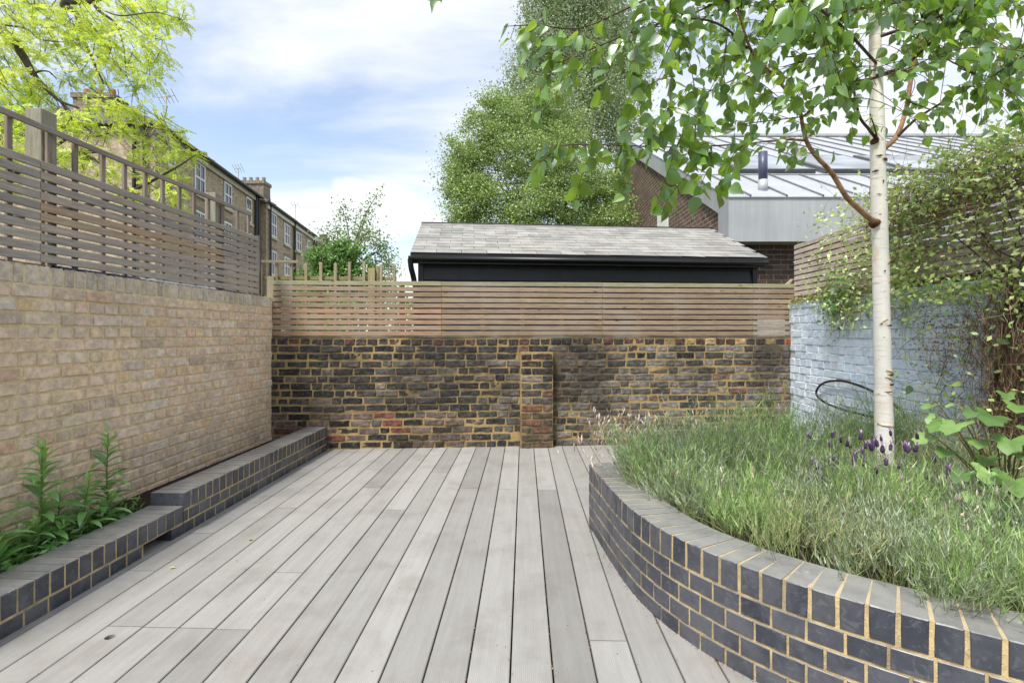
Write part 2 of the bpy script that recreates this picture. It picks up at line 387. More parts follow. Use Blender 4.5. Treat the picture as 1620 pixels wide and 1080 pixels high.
# ------------------------------------------------------------------ pieces (bricks, slates)
def piece_mesh(name, lx, ly, lz, bev=0.004, jit=0.0015, nx=3, nz=2, seed=0, top=False):
    """brick: front face at y=0 looking along -y, x centred, base at z=0; irregular arrises"""
    r = random.Random(seed)
    j = lambda a=1.0: r.uniform(-jit, jit) * a
    V = []; Fc = []
    g = {}
    for iz in range(nz + 1):
        for ix in range(nx + 1):
            x = -lx / 2 + bev + (lx - 2 * bev) * ix / nx; z = bev + (lz - 2 * bev) * iz / nz
            g[ix, iz] = len(V); V.append((x + j(), j(0.7), z + j()))
    for iz in range(nz):
        for ix in range(nx):
            Fc.append((g[ix, iz], g[ix + 1, iz], g[ix + 1, iz + 1], g[ix, iz + 1]))
    ring = [(ix, 0) for ix in range(nx)] + [(nx, iz) for iz in range(nz)] + [(ix, nz) for ix in range(nx, 0, -1)] + [(0, iz) for iz in range(nz, 0, -1)]
    o1 = len(V)
    for ix, iz in ring:
        V.append((-lx / 2 + lx * ix / nx + (j(1.4) if 1 else 0), bev + abs(j()), lz * iz / nz + j(1.2)))
    o2 = len(V)
    for ix, iz in ring:
        V.append((-lx / 2 + lx * ix / nx, ly, lz * iz / nz))
    n = len(ring)
    for k in range(n):
        k2 = (k + 1) % n
        Fc.append((g[ring[k]], o1 + k, o1 + k2, g[ring[k2]]))
        Fc.append((o1 + k, o2 + k, o2 + k2, o1 + k2))
    Fc.append(tuple(o2 + k for k in range(n))[::-1])
    me = mesh(name, V, Fc); return white_tint(me)

_geo = {}
def geo(me):
    if me.name not in _geo:
        co = np.empty(len(me.vertices) * 3, dtype=np.float32); me.vertices.foreach_get('co', co)
        _geo[me.name] = (co.reshape(-1, 3), [tuple(p.vertices) for p in me.polygons])
    return _geo[me.name]

def view_size(p, L):
    """rough size in the picture, 0 when out of the frame"""
    if p.y < 0.3: return 0
    x = 810 + p.x / p.y * F; y = 527 - (p.z - CAM_Z) / p.y * F
    if x < -15 or x > 1635 or y < -15 or y > 1095: return 0
    return L * F / p.y

def place(pieces, name, stuffname, parent, mat, limit=295, minpx=0.0, stuff_label=None):
    """pieces: (mesh, matrix, colour, length). The largest in view become objects, the others one joined part."""
    order = sorted(range(len(pieces)), key=lambda i: -view_size(pieces[i][1].translation, pieces[i][3]))
    rest = []
    for n, i in enumerate(order):
        me, mw, c, L = pieces[i]
        if n < limit and view_size(mw.translation, L) > minpx:
            if not me.materials: me.materials.append(mat)
            elif me.materials[0] is not mat:
                key = me.name + mat.name
                if key not in _geo:
                    cp = me.copy(); cp.materials.clear(); cp.materials.append(mat); _geo[key] = cp
                me = _geo[key]
            o = link(name, me, parent, None, mw); o.color = (*c, 1)
        else: rest.append(i)
    if rest:
        vs = []; fs = []; cs = []; off = 0
        for i in rest:
            me, mw, c, L = pieces[i]; co, fc = geo(me)
            m4 = np.array(mw); vs.append(co @ m4[:3, :3].T + m4[:3, 3])
            fs += [tuple(k + off for k in f) for f in fc]; off += len(co)
            cs.append(np.tile((*c, 1.0), (len(co), 1)))
        me = mesh(stuffname, np.concatenate(vs), fs, mat)
        at = me.color_attributes.new('tint', 'FLOAT_COLOR', 'POINT'); at.data.foreach_set('color', np.concatenate(cs).astype(np.float32).ravel())
        o = link(stuffname, me, parent); o['kind'] = 'stuff'
        return o

def pal(cols, jit=0.12):
    c = lin(random.choice(cols)); k = 1 + random.uniform(-jit, jit)
    return tuple(min(1, x * k * (1 + random.uniform(-0.015, 0.015))) for x in c)

def frame(x, y, a): return Matrix.Translation((x, y, 0)) @ Matrix.Rotation(a, 4, 'Z')

# brick shapes
BR = {}
def bset(key, n, lx, ly, lz, bev, jit):
    BR[key] = [piece_mesh('brick_' + key, lx, ly, lz, bev, jit, seed=hash(key) % 1000 + i if False else i * 7 + len(key)) for i in range(n)]
bset('st', 6, 0.214, 0.10, 0.066, 0.004, 0.0022)
bset('hd', 5, 0.103, 0.10, 0.066, 0.004, 0.0022)
bset('edge', 5, 0.064, 0.10, 0.105, 0.004, 0.0022)
bset('ost', 7, 0.212, 0.10, 0.064, 0.007, 0.0042)
bset('ohd', 6, 0.102, 0.10, 0.064, 0.007, 0.0042)
bset('est', 4, 0.213, 0.10, 0.065, 0.0022, 0.0005)
bset('ehd', 4, 0.1, 0.10, 0.065, 0.0022, 0.0005)
bset('row', 8, 0.0665, 0.213, 0.1025, 0.003, 0.0010)
bset('bst', 7, 0.224, 0.10, 0.0765, 0.006, 0.0035)
bset('bhd', 6, 0.110, 0.10, 0.0765, 0.006, 0.0035)
bset('dst', 4, 0.216, 0.10, 0.073, 0.003, 0.001)

def put(lst, T, key, s, z, col, yoff=0.0, sx=1.0, sz=1.0, tilt=0.0):
    me = random.choice(BR[key]); L = {'st': .214, 'hd': .103, 'edge': .1, 'ost': .21, 'ohd': .1, 'est': .21, 'ehd': .1, 'row': .1, 'bst': .22, 'bhd': .11, 'dst': .216}[key]
    m = T @ Matrix.Translation((s, yoff, z)) @ Matrix.Rotation(tilt, 4, 'Y') @ Matrix.Diagonal((sx, 1, sz, 1))
    lst.append((me, m, col, L * sx))

# ================================================================== SETTING
ground = MB()
N = 24
gv = []; gf = []
for i in range(N + 1):
    for j in range(N + 1):
        gv.append((-500 + 1000 * i / N, -100 + 900 * j / N, -0.14))
for i in range(N):
    for j in range(N):
        a = i * (N + 1) + j; gf.append((a, a + N + 1, a + N + 2, a + 1))
t = NT('rough grass and earth'); p = t.pos()
c = t.mix(t.mr(t.noise(p, 0.8, 6, 0.6), 0.4, 0.6), lin('4b5a30'), lin('5a4d3c')); c = t.scalec(c, t.mr(t.noise(p, 30, 4), 0.3, 0.7, 0.6, 1.3))
gm = t.bsdf(c, 0.95, t.bump(t.noise(p, 12, 4), 0.8, 0.05), 0.2)
go = link('ground', mesh('ground', gv, gf, gm)); go['kind'] = 'structure'
M['under'] = mat_plain('dark sub floor', lin('1c1a18'), 0.95, 0.1)
o = MB().box(-2.6, 3.1, 0.2, 6.3, -0.12, -0.075).build('sub_floor', M['under']); o['kind'] = 'structure'

# back wall line
def back_Y(x): return 5.649 + 0.0719 * x
# ---------------------------------------------------- deck
PITCH, DIR = 0.1575, 0.02346
deck = empty('deck_floor', (0, 0, 0)); deck['kind'] = 'structure'
ang = -math.atan(DIR)
joints = {}
for (px, py) in ((591, 743), (697, 747), (740, 772), (588, 771), (802, 773), (864, 774), (623, 806), (961, 1013), (220, 902), (188, 990), (244, 992), (302, 993), (362, 995), (313, 843), (454, 803), (482, 742), (470, 905)):
    Y = 1012.5 / (py - 527); X = (px - 810) / F * Y
    k = math.floor((X - DIR * (Y - 1.831) + 0.0075) / PITCH); joints.setdefault(k, []).append(Y)
def plank_obj(k, y0, y1, hole=None):
    xc = -0.0075 + (k + 0.5) * PITCH; wd = PITCH - 0.0065
    x0 = xc + DIR * ((y0 + y1) / 2 - 1.831)
    L = (y1 - y0)
    vs = []; sec = [(-wd / 2, -0.022), (-wd / 2, -0.003), (-wd / 2 + 0.003, 0.0), (wd / 2 - 0.003, 0.0), (wd / 2, -0.003), (wd / 2, -0.022)]
    for yy in (-L / 2, L / 2):
        for sx, sz in sec: vs.append((sx, yy, sz))
    fs = [(i, i + 1, i + 7, i + 6)[::-1] for i in range(5)] + [(5, 0, 6, 11)[::-1], tuple(range(6)), tuple(range(6, 12))[::-1]]
    me = mesh('plank', vs, fs)
    if hole:
        o = bpy.data.objects.new('cutter', MB().tube([(0, 0, -0.05), (0, 0, 0.05)], 0.019, 20).build('cutter', None).data)
        for q in [x for x in COL.objects if x.name.startswith('cutter')]: bpy.data.objects.remove(q)
        o = bpy.data.objects.new('cut', bpy.data.meshes[-1] if False else mesh('cut', *(lambda b: (b.v, b.f))(MB().tube([(0, 0, -0.05), (0, 0, 0.05)], 0.019, 20))))
        COL.objects.link(o); o.location = (hole[0] - x0, hole[1] - (y0 + y1) / 2, 0)
        tmp = bpy.data.objects.new('tmp', me); COL.objects.link(tmp)
        b = tmp.modifiers.new('b', 'BOOLEAN'); b.operation = 'DIFFERENCE'; b.object = o; b.solver = 'EXACT'
        dg = bpy.context.evaluated_depsgraph_get(); me2 = bpy.data.meshes.new_from_object(tmp.evaluated_get(dg))
        bpy.data.objects.remove(tmp); bpy.data.objects.remove(o); me = me2; me.name = 'plank'
        me.materials.clear()
    for a in list(me.color_attributes): me.color_attributes.remove(a)
    white_tint(me); me.materials.append(M['plank'])
    o = link('plank', me, deck, None, Matrix.Translation((x0, (y0 + y1) / 2, random.uniform(-0.0008, 0.0008))) @ Matrix.Rotation(ang, 4, 'Z'))
    b = random.choice((0, 0, 0, -0.07)) + random.uniform(-0.055, 0.055); base = lin('908f8c'); o.color = (*[max(0, x * (1 + b * 2)) for x in base], 1)
    return o
for k in range(-14, 20):
    xk = -0.0075 + (k + 0.5) * PITCH
    ys = [0.25] + sorted(joints.get(k, [])) + [back_Y(xk + 0.09) + 0.06]
    if k >= 13 and not joints.get(k): ys = [0.25, 2.2 + (k * 37 % 10) * 0.2, ys[-1]]
    for y0, y1 in zip(ys[:-1], ys[1:]):
        hole = None
        if k == math.floor((-1.677 - DIR * (2.109 - 1.831) + 0.0075) / PITCH) and y0 < 2.109 < y1: hole = (-1.677, 2.109)
        plank_obj(k, y0 + 0.0025, y1 - 0.0025, hole)

# ================================================================== WALLS
# ---- left: buff stock brick, English bond
lw = empty('brick_wall', (-2.65, 3.2, 0), label='tall buff stock brick wall along the left side below the silvery slatted fence', cat='wall')
aL = math.pi / 2 - math.atan(0.0395)
LY0 = 1.0
TL = frame(-2.563 + 0.0395 * (LY0 - 5.465), LY0, aL)
LL = (5.465 - LY0) / math.cos(math.atan(0.0395))
stock_cols = ['bcab9b', 'bba894', 'b3a494', 'c0ad96', 'b2a396', 'bda695', 'c4b19a', 'b8a792', 'ab9c8c', 'bdac98', 'b8a89a', 'c8baa9']
stock_rare = ['cfc5b9', 'b69c88', 'a2968a', 'c2ad8a', 'd0c7bb', 'ccc0b2']
def sc():
    c = pal(stock_rare if random.random() < 0.16 else stock_cols, 0.14)
    c = [x * q for x, q in zip(c, (1.50, 1.41, 1.31))]; k = min(1.0, 0.72 / max(c)); return tuple(x * k for x in c)
L_ = []
nco = 20; ph = (1.635 - 0.1135) / nco
for r_ in range(nco):
    z = r_ * ph + (ph - 0.066) / 2
    if (nco - 1 - r_) % 2 == 0:
        s = -0.06 if (r_ // 2) % 2 else 0.0
        s += 0.107
        while s < LL + 0.05:
            wj = random.uniform(-0.004, 0.004)
            put(L_, TL, 'st', s + wj, z + random.uniform(-.0015, .0015), sc(), random.uniform(-0.003, 0.002), random.uniform(0.955, 1.01), random.uniform(0.90, 0.97), random.uniform(-.008, .008)); s += 0.225
    else:
        s = 0.02
        while s < LL + 0.03:
            put(L_, TL, 'hd', s + random.uniform(-.003, .003), z + random.uniform(-.0015, .0015), sc(), random.uniform(-0.003, 0.002), random.uniform(0.88, 0.99), random.uniform(0.90, 0.97), random.uniform(-.012, .012)); s += 0.1125
s = 0.04
while s < LL:
    c = pal(['c4b8a6', 'bfb19e', 'b5a99a', 'c7baa8', 'ccc0ae'], 0.08)
    put(L_, TL, 'edge', s + random.uniform(-.003, .003), 1.5255, c, random.uniform(-.002, .004), random.uniform(0.9, 1.05), random.uniform(0.98, 1.03)); s += 0.0755
L_ = [q for q in L_ if (TL.inverted() @ q[1].translation).x < LL - 0.02]
MB().box(0, LL + 0.02, 0.0065, 0.215, -0.1, 1.622, TL).build('mortar', M['m_stock'], lw)
place(L_, 'brick', 'brickwork', lw, M['stock'])

# ---- back: sooty old wall with a pier
aB = math.atan(0.0719)
BX0 = -2.70
TB = frame(BX0, back_Y(BX0), aB); LB = (3.36 - BX0) / math.cos(aB)
bw = empty('brick_wall', (0.3, back_Y(0.3), 0), label='old soot-blackened brick wall with ochre joints and a low pier at the end of the deck', cat='wall')
def old_col(x, z):
    """soot lies thick on the left and top, red bricks low on the left, greyer to the right"""
    u = random.random()
    if z > 1.11:
        if x > 1.75: return pal(['9c4f38', '3b3a3a', 'a08a64', 'a38e6b', '4a3b36', '96503c', '8f7e5f'], 0.1)
        return pal(['343233', '3b3938', '543a38', '323336', '433d39'], 0.15) if u < 0.95 else pal(['5a4038'], 0.15)
    if z < 0.40 and x < -0.4:
        if u < 0.13: return pal(['6f443a', '74483c', '5f4038'], 0.12)
        if u < 0.6: return pal(['5c504b', '665850', '58504c', '6b5c56'], 0.12)
        return pal(['2b2826', '34302d', '3d3632'], 0.15)
    k = (x + 2.5) / 5.6 + random.uniform(-0.3, 0.3) - 0.22 * (z > 0.9)
    if k < 0.35: return pal(['2e2e30', '343334', '2a2b2c', '3b3937', '474341'], 0.15) if u < 0.94 else pal(['625850', '6a6058'], 0.1)
    if k < 0.75: return pal(['3f3e3e', '4c4a48', '5a5854', '66615b', '46433f', '706a63'], 0.12) if u < 0.96 else pal(['6a5248', '80756a'], 0.1)
    return pal(['4f4c4a', '605d5a', '6c6864', '5a5650', '413f3d', '787370'], 0.12) if u < 0.96 else pal(['6e584e'], 0.1)
B_ = []
PS0 = (0.0824 - BX0) / math.cos(aB); PS1 = PS0 + 0.364
nB = 15; phB = 1.20 / nB
for r_ in range(nB):
    z = r_ * phB + 0.007; s = random.uniform(-0.2, 0.0)
    k = r_
    while s < LB:
        if r_ == nB - 1: key = 'ohd'; step = 0.118
        else:
            if random.random() < (0.22 if r_ % 2 else 0.42): key = 'ohd'; step = 0.114
            else: key = 'ost'; step = 0.224
        cx = s + step / 2
        if not (r_ < 13 and PS0 + 0.02 < cx < PS1 - 0.02):
            xw = BX0 + cx
            if cx < LB:
                put(B_, TB, key, cx, z + random.uniform(-.003, .003) + 0.004 * math.sin(cx * 1.7 + r_), old_col(xw, z), random.uniform(-0.005, 0.004), random.uniform(0.93, 1.01) * (step - 0.007) / (0.212 if key == 'ost' else 0.102), random.uniform(0.93, 1.03), random.uniform(-.012, .012))
        s += step
# pier bricks
TP = TB @ Matrix.Translation((PS0, -0.10, 0))
for r_ in range(13):
    z = r_ * phB + 0.006
    wd = [0.118, 0.232] if r_ % 2 == 0 else [0.232, 0.118]
    s = 0.007
    for q in wd:
        u = r_ / 13
        c = old_col(0.3, 0.7) if u > 0.45 else pal(['5e5545', '6c5a47', '70634f', '574d40', '6f4f40'], 0.1)
        if u > 0.75: c = pal(['37302d', '40322f', '33302f'], 0.1)
        key = 'ohd' if q < 0.15 else 'ost'
        put(B_, TP, key, s + q / 2, z, c, random.uniform(-.004, .004), (q - 0.010) / (0.102 if key == 'ohd' else 0.212), random.uniform(0.9, 1.0), random.uniform(-.01, .01)); s += q
MB().box(0, LB, 0.005, 0.23, -0.1, 1.196, TB).build('mortar', M['m_old'], bw)
MB().box(0.005, 0.359, 0.007, 0.11, -0.1, 1.045, TP).build('pier_mortar', M['m_old'], bw)
place(B_, 'brick', 'brickwork', bw, M['old'])

# ---- right: pale blue painted wall
aR = -math.pi / 2 - math.atan(0.043)
TR = frame(3.193, 5.879, aR); LR = 4.9
rw = empty('brick_wall', (3.1, 4.0, 0), label='pale blue painted brick wall on the right behind the white birch', cat='wall')
R_ = []
nR = 20; phR = 1.605 / nR
for r_ in range(nR):
    z = r_ * phR + 0.003; s = random.uniform(-0.15, 0.0)
    if z < 0.0: continue
    while s < LR:
        if random.random() < (0.85 if r_ % 2 else 0.12): key = 'bhd'; step = 0.116
        else: key = 'bst'; step = 0.231
        cx = s + step / 2
        if cx > 0.02:
            c = pal(['c9d8e6', 'cedbe7', 'c3d3e2', 'd2dde7', 'c8d6e2'], 0.035)
            put(R_, TR, key, cx, z + 0.004 * math.sin(cx * 2 + r_ * .6), c, random.uniform(-0.006, 0.003), (step - 0.005) / (0.222 if key == 'bst' else 0.108), random.uniform(0.98, 1.03), random.uniform(-.01, .01))
        s += step
MB().box(0, LR, 0.0075, 0.23, -0.1, 1.600, TR).build('mortar', M['m_blue'], rw)
place(R_, 'brick', 'brickwork', rw, M['blue_paint'])

# ================================================================== PLANTERS
def arc_sample(path):
    d = [0.0]
    for a, b in zip(path[:-1], path[1:]): d.append(d[-1] + (b - a).length)
    def at(s):
        s = max(0, min(d[-1] - 1e-6, s)); i = int(np.searchsorted(d, s, side='right') - 1); i = min(i, len(path) - 2)
        f = (s - d[i]) / (d[i + 1] - d[i]); p = path[i].lerp(path[i + 1], f)
        a = path[max(0, i - 1)]; b = path[min(len(path) - 1, i + 2)]; t = (b - a).normalized()
        return p, math.atan2(t.y, t.x)
    return at, d[-1]
def eng_col(): return pal(['353842', '3d404a', '30333e', '44464e', '393c46', '4a4b51'], 0.1)
def planter_run(path, rows, top, parent, lst, rp=0.079, slot=None, s_off=0.0, hp_=0.112):
    at, L = arc_sample(path)
    zr = top - 0.1025
    n = round(L / rp); rp = L / n
    for i in range(n):
        p, a = at((i + 0.5) * rp + s_off)
        put(lst, frame(p.x, p.y, a), 'row', 0, zr + random.uniform(-.0006, .0006), eng_col(), random.uniform(-.0015, .001))
    for r_ in range(rows):
        z = zr - 0.010 - 0.065 - 0.075 * r_; s = -0.06 + (0.055 if r_ % 2 else 0)
        while s < L:
            a0 = max(0.004, s + hp_ * 0.04); a1 = min(L - 0.003, s + hp_ * 0.96)
            if slot and r_ == rows - 1:
                if slot[0] <= a0 < slot[1]: a0 = slot[1]
                if slot[0] < a1 <= slot[1]: a1 = slot[0]
            if a1 - a0 > 0.03:
                p, a = at((a0 + a1) / 2)
                key = 'est' if a1 - a0 > 0.15 else 'ehd'
                put(lst, frame(p.x, p.y, a), key, 0, z, eng_col(), random.uniform(-.0012, .001) + (0.0 if a1 - a0 < 0.15 else 0.0), (a1 - a0) / (0.213 if key == 'est' else 0.1))
            s += hp_
def core(path, z0, z1, d0, d1, name, parent, mat):
    at, L = arc_sample(path); n = max(2, int(L / 0.03)); V = []; Fc = []
    for i in range(n + 1):
        p, a = at(L * i / n); nx, ny = -math.sin(a), math.cos(a)  # inward
        for (d, z) in ((d0, z0), (d0, z1), (d1, z1), (d1, z0)): V.append((p.x + nx * d, p.y + ny * d, z))
    for i in range(n):
        o = i * 4
        for k in range(4): Fc.append((o + k, o + 4 + k, o + 4 + (k + 1) % 4, o + (k + 1) % 4))
    Fc += [(0, 1, 2, 3), (n * 4 + 3, n * 4 + 2, n * 4 + 1, n * 4)]
    return link(name, mesh(name, V, Fc, mat), parent)

curve_pts = [(0.500, 3.33), (0.510, 3.20), (0.523, 3.05), (0.541, 2.77), (0.565, 2.53), (0.592, 2.36), (0.645, 2.19), (0.716, 2.042), (0.808, 1.908), (0.905, 1.787), (1.022, 1.672), (1.085, 1.616), (1.208, 1.533), (1.33, 1.437), (1.402, 1.395), (1.7, 1.235), (2.1, 1.09), (2.55, 1.0), (2.95, 0.97)]
cpath = catmull([Vector((x, y, 0)) for x, y in curve_pts], 8)
def smooth_path(path, n=120, it=70):
    at, L = arc_sample(path); q = [at(L * i / n)[0] for i in range(n + 1)]; q[-1] = path[-1].copy()
    for _ in range(it): q = [q[0]] + [(q[i - 1] + q[i + 1]) * 0.25 + q[i] * 0.5 for i in range(1, n)] + [q[-1]]
    return q
cpath = smooth_path(cpath)
pl = empty('planter', (1.4, 2.2, 0), label='curved raised planter of dark blue bricks with yellow joints beside the deck', cat='planter')
E_ = []
planter_run(cpath, 4, 0.40, pl, E_)
ret = [Vector((3.04, 4.28, 0)).lerp(Vector((0.500, 3.33, 0)), i / 20) for i in range(21)]
E2 = []
planter_run(ret, 4, 0.40, pl, E2)
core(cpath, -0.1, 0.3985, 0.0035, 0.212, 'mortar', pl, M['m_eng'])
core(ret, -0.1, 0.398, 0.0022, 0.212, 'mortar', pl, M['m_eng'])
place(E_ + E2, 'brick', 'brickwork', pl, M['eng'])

# planter soil (mounded)
inner = [Vector((p.x, p.y, 0)) for p in cpath]
xs = np.linspace(0.5, 3.12, 46); ysq = np.linspace(0.95, 4.6, 60)
def in_bed(x, y, m=0.0):
    # right of the curve, left of the blue wall, in front of the return wall
    if x > 3.10 - m or y < 0.98: return False
    if y > 3.33 + (x - 0.5) * 0.374 - m: return False
    if y > 3.33: return x > 0.5 + m
    best = 1e9
    bx = None
    for (x0, y0), (x1, y1) in zip(curve_pts[:-1], curve_pts[1:]):
        if min(y0, y1) <= y <= max(y0, y1):
            bx = x0 + (x1 - x0) * ((y - y0) / (y1 - y0) if y1 != y0 else 0); break
    if bx is None: return False
    return x > bx + m * 1.15
sv = []; sf = []; idx = {}
for i, x in enumerate(xs):
    for j, y in enumerate(ysq):
        if in_bed(x, y, 0.1):
            idx[i, j] = len(sv); sv.append((x, y, 0.335 + 0.03 * mnoise.noise(Vector((x * 3, y * 3, 0))) + 0.008 * mnoise.noise(Vector((x * 20, y * 20, 1)))))
for (i, j) in idx:
    if all(q in idx for q in ((i + 1, j), (i + 1, j + 1), (i, j + 1))): sf.append((idx[i, j], idx[i + 1, j], idx[i + 1, j + 1], idx[i, j + 1]))
o = link('soil', mesh('soil', sv, sf, M['soil'], True)); o['kind'] = 'structure'

# left low planter
aP = math.pi / 2 - math.atan(0.031)
def pX(Y): return -2.083 + 0.031 * (Y - 2.083)
def seg(Ya, Yb): return [Vector((pX(Ya), Ya, 0)).lerp(Vector((pX(Yb), Yb, 0)), i / 30) for i in range(31)]
M['slot_shade'] = mat_plain('painted duct shade', lin('060606'), 0.95, 0.05)  # near-black colour stands in for the shade inside the slot
pl2 = empty('planter', (-2.1, 3.4, 0), label='long low stepped planter kerb of dark blue bricks against the buff wall', cat='planter')
E_ = []
Ylow0, Ystep, Yend = 0.9, 3.19, 5.47
planter_run(seg(Ylow0, Ystep), 1, 0.1775, pl2, E_, rp=0.0749, slot=(2.86 - Ylow0 + 0.02, 3.09 - Ylow0))
planter_run(seg(Ystep, Yend), 2, 0.2525, pl2, E_, rp=0.0749)
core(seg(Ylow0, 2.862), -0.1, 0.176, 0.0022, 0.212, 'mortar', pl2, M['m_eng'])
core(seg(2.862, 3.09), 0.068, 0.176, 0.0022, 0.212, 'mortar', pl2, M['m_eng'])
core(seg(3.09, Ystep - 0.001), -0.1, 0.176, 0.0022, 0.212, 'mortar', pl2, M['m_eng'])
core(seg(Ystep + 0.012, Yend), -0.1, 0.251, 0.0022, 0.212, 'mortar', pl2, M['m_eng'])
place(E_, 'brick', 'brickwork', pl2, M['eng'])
MB().box(-2.29, -2.25, 2.8, 3.15, -0.1, 0.066).build('duct', M['slot_shade'], pl2)
MB().box(-2.68, -2.26, 0.9, 5.45, -0.1, 0.115).build('soil', M['soil'])['kind'] = 'structure'

# ================================================================== FENCES
wood_cols = ['aaa097', 'aea59b', 'a39a90', 'b2a99e', '9d948a', 'b3a598']
wood_warm = ['a08c76', 'a5907a', '988470', '9e8a74', '94806a']
def slat(parent, T, s0, s1, z, h, y0=0.0, th=0.018, col=None, name='slat', mat='wood'):
    L = s1 - s0
    vs = []; n = max(1, int(L / 0.5)); wob = random.uniform(-1, 1) * 0.0025; ph_ = random.uniform(0, 6)
    b = 0.002
    sec = [(0, b), (b, 0), (th - b, 0), (th, b), (th, h - b), (th - b, h), (b, h), (0, h - b)]
    for i in range(n + 1):
        x = -L / 2 + L * i / n; dz = wob * math.sin(ph_ + i * 1.1)
        for (y, zz) in sec: vs.append((x, y, zz + dz))
    fs = []
    for i in range(n):
        o = i * 8
        for k in range(8): fs.append((o + k, o + (k + 1) % 8, o + 8 + (k + 1) % 8, o + 8 + k)[::-1])
    fs += [tuple(range(8)), tuple(n * 8 + k for k in range(8))[::-1]]
    me = mesh(name, vs, fs, M[mat]); white_tint(me)
    o = link(name, me, parent, None, T @ Matrix.Translation(((s0 + s1) / 2, y0, z)))
    o.color = (*(col or pal(wood_cols, 0.08)), 1); return o
def upright(parent, T, s, z0, z1, wx=0.04, wy=0.02, y0=0.02, name='batten', col=None):
    me = mesh(name, *(lambda b: (b.v, b.f))(MB().box(-wx / 2, wx / 2, 0, wy, 0, z1 - z0)), M['wood_v']); white_tint(me)
    o = link(name, me, parent, None, T @ Matrix.Translation((s, y0, z0))); o.color = (*(col or pal(['8c7d6c', '958470', '877866'], 0.1)), 1)
    b = o.modifiers.new('edge', 'BEVEL'); b.width = 0.003; b.segments = 1
    return o
# --- back fence on the sooty wall
f1 = empty('slatted_fence', (0.3, back_Y(0.3) + 0.1, 1.2), label='low horizontal slatted fence of warm brown timber on top of the sooty back wall', cat='fence')
def sB(px):
    u = (px - 810) / F; Y = 5.649 / (1 - 0.0719 * u); return (u * Y - BX0) / math.cos(aB)
TF = TB @ Matrix.Translation((0, 0.02, 0))
seams = [sB(430), sB(698), sB(953.5), sB(1193), sB(1258)]
for i in range(4):
    for r_ in range(10):
        x = 0.5 * (seams[i] + seams[i + 1])
        c = pal(wood_warm if (r_ > 2 or i in (1, 2)) else wood_cols, 0.09)
        if i == 0 and r_ < 5: c = pal(['ab8c74', 'a3866f', 'ad9582'], 0.08)
        if r_ >= 9: c = pal(['9c9a78', '979377'], 0.06)
        slat(f1, TF, seams[i] + 0.0015, seams[i + 1] - 0.0015 + (0.02 * (i == 3 and r_ % 3 == 0)), 1.226 + r_ * 0.0605, 0.0455, col=c)
nb = 0
s = seams[0] + 0.05
while s < seams[-1]:
    upright(f1, TF, s, 1.20, 1.80, 0.05, 0.02, 0.019, col=pal(['a08a5e', '9c8860'], 0.08)); s += 0.44
for q in seams[1:4]: upright(f1, TF, q, 1.20, 1.80, 0.07, 0.02, 0.0195, col=pal(['a08a5e'], 0.08))
o = slat(f1, TF, seams[0], seams[-1] + 0.04, 1.199, 0.024, -0.002, 0.05, pal(['5d5344']), 'bottom_rail', 'wood_moss')
upright(f1, TF, seams[0] - 0.03, 1.20, 1.86, 0.07, 0.07, 0.02, 'post', pal(['94896c']))
upright(f1, TF, seams[-1] + 0.10, 1.20, 1.84, 0.05, 0.05, 0.03, 'post', pal(['94896c']))

# --- left fence on the buff wall
f2 = empty('slatted_fence', (-2.65, 3.4, 1.63), label='silvery grey horizontal slatted fence with trellis posts on the left wall', cat='fence')
TL2 = TL @ Matrix.Translation((0, 0.03, 0))
def sLY(px):
    u = (px - 810) / F; Y = (-2.563 - 0.0395 * 5.465) / (u - 0.0395); return (Y - LY0) / math.cos(math.atan(0.0395)), Y
sms = [0.02, sLY(72)[0], sLY(208)[0] if False else sLY(357)[0], sLY(414)[0]]
for i in range(3):
    for r_ in range(10):
        c = pal(wood_cols + ['a39b94', '9b948e'], 0.08)
        if i == 1 and r_ in (4, 5): c = pal(['b69f86', 'b39a80'], 0.05)
        slat(f2, TL2, sms[i] + 0.002, sms[i + 1] - 0.002, 1.659 + r_ * 0.0592, 0.0445, col=c)
bat = [sLY(30)[0], sLY(92)[0], sLY(133)[0], sLY(176)[0], sLY(210)[0], sLY(242)[0], sLY(269)[0], sLY(295)[0], sLY(318)[0], sLY(340)[0], sLY(362)[0], sLY(385)[0], sLY(402)[0]]
for s in [0.3, 0.55, 0.8, 1.05, 1.3, 1.52] + bat: upright(f2, TL2, s, 1.62, 2.425, 0.032, 0.02, 0.019, 'batten', pal(['8d7f72', '86796c'], 0.1))
for s in (0.62, sms[1] + 0.1, sms[2] + 0.02):
    upright(f2, TL2, s, 1.60, 2.56 if s < 3 else 2.52, 0.10, 0.10, 0.045, 'post', pal(['9a9790', '93907f'], 0.05))
slat(f2, TL2, 0.02, sLY(402)[0], 2.418, 0.032, -0.003, 0.022, pal(['8f867d']), 'top_rail')
slat(f2, TL2, 0.02, sLY(418)[0], 1.628, 0.022, 0.03, 0.05, pal(['6d6356']), 'bottom_rail')
upright(f2, TL2, sLY(417)[0], 1.60, 2.26, 0.03, 0.05, 0.0, 'post', pal(['3c3a38']))

